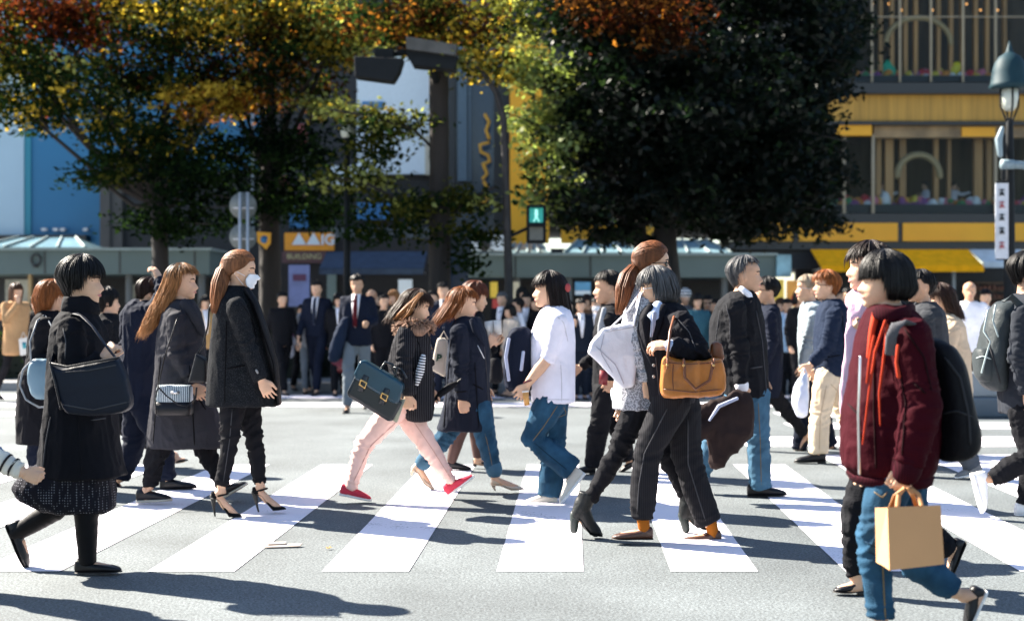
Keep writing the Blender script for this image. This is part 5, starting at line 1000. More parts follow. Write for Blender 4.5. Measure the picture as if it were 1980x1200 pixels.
# ponytail woman with sunglasses
p = Person('tall woman with chestnut ponytail, sunglasses, leggings and heeled boots facing right', 8.15, 1240)
p.head(1264, 508, 76, 0, 2, neck=(1250, 560), nr=.05)
GT = pattern('grey_tweed', 'speckle', (.16, .16, .18), (.42, .42, .45), 120)
p.rows('cardigan', [(548, 1228, 1276, .08), (562, 1218, 1287, .14), (582, 1208, 1296, .175), (640, 1200, 1300, .18), (700, 1194, 1302, .18), (760, 1186, 1300, .185), (790, 1184, 1300, .19)], GT)
p.arm('cardigan', [(1248, 590), (1240, 665), (1250, 735)], -.19, (.06, .052, .044), hand=(1256, 762)); p.arm('cardigan', [(1256, 590), (1262, 665), (1290, 700)], .19, (.06, .052, .044), hand=(1305, 690))
p.leg('leggings', [(1238, 780), (1196, 870), (1140, 966)], -.09, (.09, .060, .042), BLK2); p.leg('leggings', [(1255, 780), (1290, 880), (1330, 965)], .09, (.09, .06, .042), BLK2)
BOOT = mat('dark_boot_leather', (.006, .008, .009), .5, bump=.2, scale=70, spec=.25); GRS = mat('dark_green_heel', (.008, .016, .014), .5)
p.shoe((1100, 1024), (1165, 1037), (1132, 968), -.09, 'boot', BOOT, GRS, lift=.075); p.shoe((1318, 1026), (1380, 1020), (1332, 970), .09, 'boot', BOOT, GRS, lift=.075)
T = [W(1228, 512, 8.15), W(1216, 530, 8.12), W(1208, 555, 8.08), W(1204, 580, 8.06), W(1196, 604, 8.04)]
p.hair(hairmat('chestnut', (.12, .042, .016)), vol=.10, tie=(0, -.50, .58), tail=(T, [.03, .05, .05, .04, .02]), n=460, r=.018)
p.glasses(mat('black_plastic', (.008, .008, .009), .2), dark=True); p.done()
b = Bag('tote_bag', 'large white canvas tote slung behind the grey-haired woman', 'tote bag', 7.92, 1185, 685)
WC = cloth('white_canvas', (.66, .65, .70), bump=.25)
S = Soup(); slab(S, [(1166, 634), (1228, 623), (1234, 660), (1228, 744), (1204, 752), (1178, 725), (1138, 682), (1141, 664)], 7.98, .09); b.part('body', S, WC, vox=.010, smooth=3, wr=.018, wscale=(8, 8, 3))
b.line('strap', [(1226, 628), (1232, 600), (1238, 572), (1246, 560, .06)], (.018, .005), WC); b.line('strap', [(1180, 634), (1215, 600, .02), (1236, 566, .1)], (.014, .005), WC)
b = Bag('plastic_bag', 'crumpled clear plastic bag hanging below the white canvas tote', 'bag', 8.2, 1198, 770)
S = Soup(); rowloft(S, [(748, 1180, 1222, .03), (760, 1178, 1224, .06), (785, 1188, 1222, .06), (815, 1196, 1220, .04)], 8.2); b.part('body', S, mat('cloudy_plastic', (.5, .55, .6), .25), vox=.012, wr=.03, wscale=(16, 16, 9))

# grey haired woman in the black suit
p = Person('woman with chin-length grey hair in a black trouser suit and orange socks facing left', 7.95, 1285)
p.head(1266, 556, 73, 180, 6, neck=(1288, 598), nr=.05)
SUIT = cloth('black_suit', (.007, .007, .010), scale=70)
p.rows('jacket', [(584, 1256, 1312, .08), (596, 1242, 1325, .15), (612, 1234, 1335, .185), (645, 1230, 1342, .19), (690, 1240, 1344, .185), (730, 1248, 1344, .18), (762, 1252, 1344, .19), (778, 1256, 1342, .19)], SUIT, wr=.014)
p.arm('jacket', [(1316, 622), (1356, 684), (1296, 668)], -.2, (.07, .062, .05), hand=(1262, 668), curl=.5, dys=(-.2, -.3, -.34), n=(0, .5, -.8), spread=.22)
p.arm('jacket', [(1250, 622), (1232, 705), (1216, 782)], .2, (.064, .056, .046), hand=(1206, 806), curl=.6)
SHIRT = cloth('pale_blue_shirt', (.42, .48, .62), bump=.15)
S = Soup(); limb(S, [W(1272, 588, 7.83), W(1262, 612, 7.76), W(1256, 650, 7.78)], [(.028, .02), (.035, .014), (.008, .01)], lat=(1, 0, .4), k=10); build('shirt', S, SHIRT, p.root)
S = Soup(); limb(S, [W(1266, 604, 7.745), W(1263, 628, 7.745), W(1260, 650, 7.76)], [(.010, .006), (.014, .007), (.006, .006)], lat=(1, 0, .3), k=8); build('neck_tie', S, pattern('striped_tie', 'stripes', (.12, .14, .22), (.4, .42, .5), 40), p.root)
for sg, q in ((0, [(1284, 590), (1272, 620), (1262, 668)]), (1, [(1258, 590), (1248, 620), (1252, 668)])):
    S = Soup(); limb(S, [W(q[0][0], q[0][1], 7.80), W(q[1][0], q[1][1], 7.755), W(q[2][0], q[2][1], 7.765)], [(.018, .008), (.03, .008), (.01, .006)], lat=(1, 0, .3), k=8); build('lapel', S, SUIT, p.root)
for y in (706, 728):
    S = Soup(); ball(S, W(1264, y, 7.765), [[.009, 0, 0], [0, .005, 0], [0, 0, .009]]); build('button', S, mat('bone_button', (.2, .2, .2), .4), p.root)
S = Soup(); limb(S, [W(1299, 668, 7.60), W(1294, 668.5, 7.60)], [.034, .034], k=12); build('shirt_cuff', S, SHIRT, p.root)
PIN = pattern('pinstripe_wool', 'stripes', (.011, .011, .013), (.018, .018, .021), 30, rot=(0, 0, 0))
p.leg('trousers', [(1300, 772), (1252, 876), (1240, 1000)], -.09, (.112, .080, .069), PIN, wr=.011); p.leg('trousers', [(1316, 778), (1330, 895), (1370, 1012)], .09, (.112, .082, .076), PIN)
OS = cloth('orange_sock', (.30, .095, .012)); BRS = mat('brown_leather', (.06, .025, .016), .4, bump=.15, scale=60)
for a_, b_, d_ in (((1242, 995), (1246, 1024), -.09), ((1374, 1008), (1380, 1036), .09)):
    S = Soup(); limb(S, [W(*a_, 7.95+d_), W(*b_, 7.95+d_)], [.036, .034]); build('sock', S, OS, p.root)
p.shoe((1263, 1042), (1182, 1042), (1246, 1022), -.09, 'flat', BRS); p.shoe((1395, 1048), (1314, 1050), (1380, 1034), .09, 'flat', BRS)
p.hair(H_GRY, zf=.62, zs=.12, zb=.08, vol=.13, a1=58, hug='bob', curl=.7, mess=.06, n=560)
p.glasses(mat('steel', (.6, .6, .6), .3, metal=1)); p.done()
b = Bag('handbag', 'orange tan leather handbag on the arm of the grey-haired woman', 'handbag', 7.62, 1338, 730)
TAN = mat('tan_leather', (.40, .135, .018), .42, bump=.3, scale=26, var=.3, vscale=9); TAN2 = mat('brown_tan_leather', (.15, .045, .012), .42)
S = Soup(); slab(S, [(1276, 752), (1280, 700), (1288, 688), (1312, 697), (1345, 697), (1394, 692), (1400, 720), (1401, 752), (1388, 764), (1340, 767), (1282, 768)], 7.62, .15); b.part('body', S, TAN, vox=.012, smooth=8, wr=.022, wscale=(12, 9, 5))
S = Soup(); slab(S, [(1372, 692), (1374, 664), (1384, 658), (1396, 664), (1401, 690), (1398, 700)], 7.72, .06); b.part('side_flap', S, TAN2, vox=.012, smooth=5)
b.line('handle', [(1290, 694, -.09), (1296, 640, -.02), (1303, 612, .08), (1306, 640, .1)], .008, TAN2); b.line('handle', [(1322, 697, -.085), (1324, 730, -.1), (1345, 752, -.1), (1372, 735, -.1), (1380, 697, -.09)], .009, TAN2)
for x in (1290, 1322, 1380): S = Soup(); limb(S, [W(x, 694, 7.53), W(x, 712, 7.525)], [(.016, .005)]*2); b.part('handle_tab', S, TAN2)
for x in (1290, 1322, 1380):
    S = Soup(); ball(S, W(x, 706, 7.515), [[.008, 0, 0], [0, .004, 0], [0, 0, .008]]); b.part('rivet', S, BRASS)
b = Bag('notebook', 'small white card with a red corner held low by the grey-haired woman', 'notebook', 8.1, 1218, 828)
S = Soup(); slab(S, [(1198, 806), (1226, 804), (1236, 848), (1204, 852)], 8.1, .02); b.part('cover', S, PAPER); S = Soup(); slab(S, [(1204, 806), (1218, 805), (1215, 832), (1210, 832)], 8.088, .003); b.part('red_mark', S, mat('red_ink', (.5, .05, .02), .6))

# grey haired man in the black jacket
p = Person('man with curly grey hair in a black jacket and faded jeans facing right', 9.95, 1445, 'mid')
p.head(1443, 531, 69, -8, 0, neck=(1432, 578), nr=.056)
p.rows('jacket', [(562, 1412, 1456, .085), (572, 1400, 1462, .15), (586, 1388, 1468, .20), (620, 1374, 1475, .215), (660, 1371, 1480, .215), (700, 1376, 1484, .21), (740, 1392, 1487, .21), (765, 1404, 1489, .21)], BLK2, wr=.016)
p.arm('jacket', [(1420, 596), (1428, 672), (1434, 742)], -.22, (.078, .066, .052), hand=(1438, 772), curl=.9, sc=1.02)
p.arm('jacket', [(1440, 600), (1456, 672), (1470, 730)], .2, (.07, .06, .05), hand=(1476, 752))
S = Soup(); limb(S, [W(1434, 558, 9.83), W(1448, 570, 9.80), W(1458, 590, 9.84)], [(.02, .02), (.024, .016), (.01, .01)], lat=(1, 0, .8), k=8); build('shirt_collar', S, WHT, p.root)
S = Soup(); limb(S, [W(1434, 743, 9.73), W(1435, 748, 9.73)], [.050, .048], k=12); build('shirt_cuff', S, WHT, p.root)
p.leg('jeans', [(1462, 762), (1466, 845), (1470, 945)], -.09, (.105, .08, .085), DEN2, wr=.012); p.leg('jeans', [(1430, 765), (1388, 840), (1352, 912)], .09, (.105, .08, .08), DEN2)
p.shoe((1445, 960), (1522, 957), (1468, 940), -.09, 'dress', LEA); p.shoe((1335, 905), (1365, 940), (1350, 905), .09, 'dress', LEA)
p.hair(H_GRY, zf=.88, zs=.56, zb=.18, vol=.06, a1=70, mess=.05, n=420); p.done()
b = Bag('carried_jacket', 'dark brown jacket hanging from the hand of the man with curly grey hair', 'jacket', 9.62, 1405, 820)
S = Soup(); rowloft(S, [(756, 1425, 1448, .03), (770, 1400, 1455, .06), (800, 1378, 1458, .09), (840, 1366, 1456, .10), (862, 1366, 1440, .08), (880, 1370, 1418, .07), (905, 1376, 1394, .04)], 9.62)
limb(S, [W(1430, 764, 9.62), W(1385, 785, 9.6), W(1340, 802, 9.62)], [.04, .05, .05]); limb(S, [W(1400, 800, 9.6), W(1362, 830, 9.58), W(1340, 850, 9.6)], [.05, .06, .05])
b.part('body', S, cloth('dark_brown_wool', (.022, .014, .013)), vox=.012, smooth=4, wr=.045, wscale=(13, 13, 4)); S = Soup(); limb(S, [W(1425, 770, 9.55), W(1390, 785, 9.53), (W(1372, 812, 9.52))], [.012, .014, .008]); b.part('lining', S, cloth('pale_lining', (0, 0, 0)))

# people behind, right of centre
p = Person('man in navy sweater and glasses hurrying left behind the curly grey-haired man', 13.0, 1487, 'mid')
p.head(1482, 561, 50, 180, 0, neck=(1490, 594)); p.rows('sweater', [(588, 1476, 1502, .08), (598, 1470, 1506, .16), (615, 1465, 1510, .19), (680, 1464, 1512, .19), (740, 1465, 1510, .18), (768, 1466, 1510, .18)], NAVY)
p.arm('sweater', [(1488, 612), (1494, 660), (1480, 700)], -.2, hand=(1472, 716)); p.arm('sweater', [(1482, 612), (1475, 660), (1462, 690)], .2, hand=(1455, 700))
p.leg('trousers', [(1490, 755), (1522, 795), (1556, 838)], -.08, (.085, .06, .045), BLK2); p.leg('trousers', [(1482, 755), (1465, 815), (1470, 870)], .08, (.085, .06, .045), BLK2)
p.shoe((1568, 842), (1548, 872), (1556, 840), -.08, 'low', LEA); p.shoe((1478, 882), (1440, 882), (1470, 868), .08, 'low', LEA)
p.hair(H_BLK, zf=.68, zs=.5, zb=.25, vol=.06, n=220); p.glasses(mat('black_plastic', (0, 0, 0))); p.done()

p = Person('man with orange brown hair, glasses, navy blazer and cream chinos', 12.1, 1600)
p.head(1596, 551, 53, 180, 0, neck=(1609, 586)); p.rows('blazer', [(578, 1594, 1624, .08), (588, 1586, 1634, .16), (602, 1580, 1641, .195), (640, 1575, 1644, .2), (690, 1575, 1642, .195), (726, 1577, 1640, .2)], cloth('blue_navy_wool', (.010, .017, .036)))
p.arm('blazer', [(1614, 608), (1600, 672), (1568, 704)], -.2, (.072, .062, .048), hand=(1554, 722), curl=.85, sc=1.0); p.arm('blazer', [(1604, 608), (1596, 670), (1580, 712)], .2, hand=(1574, 730))
CHI = cloth('cream_chino', (.56, .46, .33)); S = Soup(); rowloft(S, [(716, 1584, 1612, .12), (742, 1582, 1620, .14), (750, 1590, 1616, .12)], 12.05); build('shirt', S, WHT, p.root)
p.leg('chinos', [(1600, 728), (1585, 805), (1582, 876)], -.09, (.115, .088, .08), CHI); p.leg('chinos', [(1614, 728), (1634, 800), (1662, 862)], .09, (.11, .085, .075), CHI)
p.shoe((1597, 893), (1535, 894), (1581, 876), -.09, 'dress', LEA); p.shoe((1686, 862), (1650, 893), (1668, 862), .09, 'dress', LEA)
p.hair(H_ORG, zf=.70, zs=.5, zb=.18, vol=.12, a1=60, mess=.07, n=420); p.glasses(mat('black_plastic', (0, 0, 0))); p.done()
b = Bag('plastic_bag', 'thin white plastic shopping bag carried by the man in the navy blazer', 'bag', 11.85, 1547, 768)
S = Soup(); rowloft(S, [(722, 1548, 1562, .03), (740, 1538, 1564, .07), (770, 1532, 1564, .10), (795, 1536, 1562, .09), (808, 1542, 1560, .05)], 11.85); b.part('body', S, mat('white_plastic', (.55, .58, .68), .35), vox=.014, wr=.03, wscale=(12, 12, 6)); b.line('handle', [(1550, 724), (1556, 712), (1560, 724)], .008, mat('white_plastic', (0, 0, 0)))

p = Person('fair-haired man with glasses in a pale denim jacket, behind the navy blazer', 13.2, 1566, 'light')
p.head(1560, 557, 49, 180, 0, neck=(1570, 590)); GJ = cloth('grey_denim', (.22, .26, .29), var=.4)
p.rows('jacket', [(582, 1556, 1586, .08), (592, 1549, 1594, .17), (610, 1546, 1598, .195), (660, 1544, 1596, .19), (715, 1546, 1594, .19)], GJ)
p.arm('jacket', [(1572, 612), (1562, 665), (1554, 705)], -.2, hand=(1550, 722)); p.arm('jacket', [(1566, 612), (1580, 665), (1586, 705)], .2, hand=(1588, 722))
p.leg('trousers', [(1570, 712), (1556, 800), (1546, 868)], -.09, (.1, .08, .07), NAVY); p.leg('trousers', [(1574, 712), (1590, 800), (1606, 862)], .09, (.1, .08, .07), NAVY)
p.shoe((1556, 880), (1518, 880), (1546, 866), -.09, 'dress', LEA); p.shoe((1616, 864), (1588, 880), (1606, 862), .09, 'dress', LEA)
p.hair(hairmat('ash_blond', (.30, .24, .17)), zf=.74, zs=.5, zb=.25, vol=.06, n=260); p.glasses(mat('steel', (0, 0, 0))); p.done()

# pair at the right: scarf person and burgundy bomber jacket
p = Person('person with dark tousled hair and a pale pink scarf walking beyond the burgundy jacket', 6.55, 1690)
p.head(1678, 516, 91, 180, -2, neck=(1700, 575), nr=.054)
p.rows('jacket', [(566, 1662, 1726, .08), (584, 1652, 1745, .15), (606, 1646, 1757, .19), (680, 1640, 1765, .195), (770, 1640, 1768, .19), (860, 1642, 1772, .2), (915, 1640, 1775, .2)], BLK2)
PSC = cloth('pink_scarf', (.52, .36, .46), bump=.3)
S = Soup(); limb(S, [W(1652, 580, 6.45), W(1672, 596, 6.36), W(1710, 590, 6.36), W(1730, 572, 6.5), W(1710, 560, 6.7), W(1664, 570, 6.66), W(1650, 582, 6.5)], [.045]*7, k=10)
limb(S, [W(1660, 590, 6.38), W(1656, 640, 6.33), W(1646, 710, 6.34), W(1638, 800, 6.36)], [(.05, .02), (.055, .022), (.05, .02), (.045, .018)], lat=(1, 0, 0), k=10); build('scarf', S, PSC, p.root, vox=.012, smooth=3, wr=.02, wscale=(22, 22, 4))
p.arm('jacket', [(1720, 625), (1728, 700), (1684, 648)], -.2, (.065, .056, .044), hand=(1646, 630), curl=.7, dys=(-.18, -.2, -.22), n=(0, .6, .8)); p.arm('jacket', [(1690, 625), (1682, 715), (1672, 790)], .2, hand=(1668, 815))
p.leg('trousers', [(1690, 900), (1650, 1000), (1652, 1112)], -.09, (.085, .06, .045), BLK2); p.leg('trousers', [(1710, 900), (1770, 1000), (1836, 1062)], .09, (.085, .06, .045), BLK2)
p.shoe((1674, 1143), (1610, 1144), (1654, 1108), -.09, 'dress', LEA); p.shoe((1868, 1046), (1836, 1118), (1842, 1058), .09, 'flat', LEA)
p.hair(H_DKB, zf=.66, zs=.36, zb=.15, vol=.10, a1=52, mess=.08, n=460); p.done()

p = Person('young woman with a black bob in a burgundy bomber jacket and jeans, front right', 5.55, 1725)
p.head(1706, 543, 104, 180, 0, neck=(1722, 606), nr=.05)
BURG = cloth('burgundy_nylon', (.030, .0018, .005), rough=.8, bump=.4, scale=40, spec=.06)
p.rows('jacket', [(588, 1688, 1750, .08), (600, 1676, 1768, .12), (622, 1666, 1786, .17), (660, 1654, 1796, .195), (730, 1642, 1806, .205), (800, 1632, 1812, .21), (860, 1627, 1812, .21), (900, 1630, 1806, .205), (916, 1650, 1796, .19), (930, 1664, 1788, .18)], BURG, wr=.012, wscale=(8, 8, 6))
p.arm('jacket', [(1762, 650), (1782, 790), (1756, 898)], -.2, (.086, .078, .062), hand=(1742, 946), curl=.9, dys=(-.19, -.25, -.26))
p.arm('jacket', [(1704, 650), (1680, 780), (1672, 880)], .2, (.08, .07, .06), hand=(1668, 915))
S = Soup(); rowloft(S, [(914, 1640, 1800, .19), (918, 1640, 1800, .2), (932, 1650, 1796, .19), (936, 1660, 1790, .175)], 5.55); limb(S, [W(1757, 890, 5.29), W(1752, 912, 5.29)], [.060, .056]); build('ribbed_hem', S, pattern('burgundy_rib', 'stripes', (.018, .002, .004), (.035, .004, .009), 34), p.root)
ORC = cloth('orange_cord', (.40, .04, .016), bump=.1)
S = Soup()
for q in ([(1712, 620), (1692, 680), (1680, 760), (1668, 858)], [(1716, 628), (1708, 700), (1700, 760), (1702, 822)], [(1690, 650), (1682, 690), (1676, 740)]):
    n_ = len(q); limb(S, [W(x, y, 5.325+.012*i) for i, (x, y) in enumerate(q)], [(.006, .004), (.0055, .004), (.0045, .003), (.003, .003)][:n_], lat=(1, 0, 0), k=6)
build('cord', S, ORC, p.root)
S = Soup(); limb(S, [W(1736, 668, 5.255), W(1733, 700, 5.245), W(1738, 728, 5.24)], [.006, .006, .008], k=6); build('zip_pull', S, ORC, p.root)
S = Soup(); limb(S, [W(1664, 690, 5.345), W(1660, 800, 5.345), W(1662, 915, 5.37)], [.006]*3, k=6); build('zip', S, mat('steel', (0, 0, 0)), p.root)
S = Soup(); limb(S, [W(1694, 606, 5.44), W(1686, 640, 5.41), W(1678, 690, 5.385)], [(.016, .012), (.013, .012), (.006, .008)], lat=(1, 0, 0)); build('shirt_front', S, ORC, p.root)
S = Soup(); limb(S, [W(1694, 602, 5.42), W(1722, 612, 5.36), W(1752, 606, 5.40), W(1764, 596, 5.55)], [(.026, .014), (.032, .014), (.032, .014), (.026, .014)], lat=(0, .3, 1), k=10); build('collar', S, pattern('burgundy_rib', 'stripes', (.018, .002, .004), (.035, .004, .009), 34), p.root)
p.leg('jeans', [(1724, 925), (1688, 1050), (1704, 1195)], -.1, (.090, .066, .054), DEN, wr=.012); p.leg('jeans', [(1756, 925), (1756, 1075), (1846, 1144)], .1, (.09, .068, .050), DEN, hem=.95)
p.shoe((1722, 1246), (1640, 1250), (1708, 1215), -.1, 'sneaker', LEA, WSOLE); p.shoe((1910, 1142), (1872, 1218), (1864, 1150), .1, 'sneaker', LEA, WSOLE)
p.hair(H_BLK, zf=.53, zs=.14, zb=.16, vol=.15, a1=60, hug='bob', curl=1.0, mess=.02, n=700); p.done()
b = Bag('backpack', 'large black backpack worn over the burgundy bomber jacket', 'backpack', 5.55, 1830, 780)
S = Soup(); rowloft(S, [(652, 1784, 1812, .08), (668, 1776, 1838, .13), (700, 1790, 1858, .15), (740, 1800, 1866, .16), (790, 1806, 1878, .165), (830, 1808, 1890, .165), (865, 1808, 1890, .16), (884, 1806, 1872, .14), (890, 1812, 1850, .10)], 5.55); b.part('body', S, cloth('black_nylon', (.007, .007, .009), rough=.6), vox=.014, smooth=8, wr=.012)
S = Soup(); limb(S, [W(1786, 668, 5.4), W(1770, 632, 5.33), W(1748, 622, 5.275), W(1732, 630, 5.265), W(1723, 652, 5.275), W(1722, 684, 5.29)], [(.021, .007)]*6, lat=(1, -.3, .3), k=10); b.part('strap', S, pattern('grey_webbing', 'stripes', (.03, .03, .034), (.11, .11, .12), 60, rot=(0, 0, 0), thr=.5))
b = Bag('paper_bag', 'plain brown paper carrier bag in the hand of the woman in burgundy', 'paper bag', 5.22, 1758, 1040)
KR = mat('kraft_paper', (.52, .275, .125), .8, bump=.12, scale=25, var=.06, vscale=3)
A = [W(1716, 980, 5.17), W(1819, 976, 5.20), W(1826, 1090, 5.22), W(1720, 1102, 5.19)]; D = [W(1692, 981, 5.33), W(1800, 977, 5.36), W(1806, 1082, 5.38), W(1694, 1086, 5.35)]
V = A+D+[(A[0]+D[0])/2+np.array([.022, 0, 0]), (A[3]+D[3])/2+np.array([.004, 0, 0]), (A[1]+D[1])/2-np.array([.02, 0, 0]), (A[2]+D[2])/2]; S = Soup(); S.add(V, [(3, 2, 1, 0), (4, 5, 6, 7), (0, 8, 9, 3), (8, 4, 7, 9), (1, 2, 11, 10), (10, 11, 6, 5), (2, 3, 9, 11), (11, 9, 7, 6)]); b.part('body', S, KR, flat=True)
for q, dd in (([(1735, 979), (1738, 955), (1748, 944), (1762, 944), (1776, 955), (1782, 977)], -.06), ([(1722, 980), (1730, 958), (1746, 946), (1758, 946), (1766, 958), (1772, 979)], .10)):
    S = Soup(); limb(S, [W(x, y, 5.24+dd*(y > 970)) for x, y in q], [(.009, .004)]*6, lat=(1, 0, 0), k=8); b.part('handle', S, mat('tan_cord', (.45, .20, .07), .6))

# right background pair
p = Person('dark-haired man in a charcoal jacket beyond the burgundy bomber jacket', 11.0, 1790, 'mid')
p.head(1778, 553, 60, 180, 0, neck=(1790, 592)); p.rows('jacket', [(584, 1772, 1806, .085), (596, 1760, 1818, .17), (612, 1752, 1826, .2), (680, 1748, 1832, .2), (760, 1752, 1832, .2)], cloth('charcoal', (.035, .037, .042)))
p.arm('jacket', [(1792, 615), (1800, 690), (1790, 750)], -.2, hand=(1784, 772)); p.arm('jacket', [(1780, 615), (1766, 690), (1750, 745)], .2, hand=(1744, 764))
p.leg('trousers', [(1794, 755), (1772, 840), (1764, 905)], .09, (.1, .085, .07), cloth('grey_jean', (.05, .06, .075))); p.leg('trousers', [(1804, 755), (1846, 835), (1882, 902)], -.09, (.1, .085, .075), cloth('grey_jean', (0, 0, 0)))
p.shoe((1774, 922), (1726, 922), (1764, 905), .09, 'dress', LEA); p.shoe((1900, 914), (1846, 926), (1886, 900), -.09, 'sneaker', cloth('grey_suede', (.15, .16, .17)), WSOLE)
p.hair(H_BLK, zf=.72, zs=.57, zb=.22, vol=.06, a1=62, n=240); p.done()
p = Person('woman with dark wavy hair in a beige coat facing left, beyond the black backpack', 12.7, 1835)
p.head(1817, 577, 54, 180, 4, neck=(1828, 614)); BE = cloth('beige_wool', (.48, .37, .26))
p.rows('coat', [(606, 1806, 1844, .085), (616, 1798, 1854, .16), (632, 1790, 1864, .19), (680, 1786, 1874, .2), (740, 1790, 1878, .2), (788, 1794, 1876, .2)], BE)
p.arm('coat', [(1840, 635), (1832, 690), (1812, 720)], -.22, (.075, .066, .055), hand=(1802, 735)); p.arm('coat', [(1826, 635), (1808, 690), (1796, 730)], .2, hand=(1790, 748))
p.leg('trousers', [(1836, 780), (1828, 825), (1820, 868)], .08, (.08, .06, .045), BLK2); p.leg('trousers', [(1842, 780), (1856, 825), (1866, 862)], -.08, (.08, .06, .045), BLK2)
p.shoe((1830, 880), (1796, 880), (1820, 868), .08, 'flat', LEA); p.shoe((1876, 864), (1850, 880), (1866, 862), -.08, 'flat', LEA)
p.hair(hairmat('dark_wavy', (.03, .014, .009)), zf=.58, zs=.0, zb=-.3, vol=.1, a1=58, hug='long', lean=-.25, mess=.08, n=300); p.done()

# right edge walker
p = Person('man in dark clothes and white trainers with a backpack, cut by the right edge', 8.9, 1985, 'mid')
p.head(1990, 526, 72, -5, 2, neck=(1982, 575)); p.rows('jacket', [(566, 1962, 2006, .085), (578, 1952, 2016, .16), (600, 1944, 2026, .2), (680, 1936, 2034, .205), (760, 1932, 2034, .2), (800, 1936, 2030, .2)], cloth('dark_grey_hoodie', (.020, .023, .030)))
p.arm('jacket', [(1978, 610), (1970, 690), (1985, 760)], -.22, (.074, .064, .05), hand=(1992, 784)); p.arm('jacket', [(1990, 610), (2010, 690), (2030, 740)], .2, hand=(2040, 760))
p.leg('trousers', [(1982, 790), (1990, 884), (1914, 926)], -.09, (.11, .08, .055), BLK2); p.leg('trousers', [(1990, 790), (1998, 890), (1984, 975)], .09, (.1, .08, .06), BLK2)
WL = mat('white_leather', (.72, .72, .74), .5)
p.shoe((1876, 915), (1896, 992), (1912, 925), -.09, 'sneaker', WL, WSOLE); p.shoe((1962, 1000), (2038, 1000), (1984, 975), .09, 'sneaker', WL, WSOLE)
p.hair(H_BLK, zf=.66, zs=.42, zb=.2, vol=.12, mess=.07, n=420); p.done()
b = Bag('backpack', 'dark grey backpack with loose straps on the man at the right edge', 'backpack', 8.9, 1920, 670)
S = Soup(); rowloft(S, [(582, 1930, 1962, .08), (598, 1916, 1960, .13), (630, 1902, 1956, .15), (680, 1894, 1948, .16), (720, 1888, 1945, .15), (745, 1900, 1945, .13), (756, 1920, 1944, .09)], 8.9); BPK = cloth('grey_nylon', (.035, .042, .045), rough=.5); b.part('body', S, BPK, vox=.014, smooth=6, wr=.022)
S = Soup(); rowloft(S, [(672, 1886, 1915, .08), (690, 1882, 1918, .11), (725, 1886, 1920, .11), (738, 1894, 1920, .07)], 8.86); b.part('pocket', S, BPK, vox=.014, smooth=4)
S = Soup(); limb(S, [W(1940, 582, 8.7), W(1956, 574, 8.7), W(1972, 590, 8.68), W(1974, 640, 8.66), W(1955, 700, 8.68)], [(.024, .008)]*5, lat=(1, -.5, .4)); b.part('strap', S, BPK)
b.line('loose_strap', [(1910, 600, -.14), (1902, 640, -.17), (1915, 660, -.17), (1906, 690, -.17), (1898, 720, -.15)], .006, mat('pale_strap', (.3, .36, .36), .6)); b.line('loose_strap', [(1925, 590, -.14), (1920, 620, -.17), (1930, 650, -.17)], .006, mat('pale_strap', (0, 0, 0)))
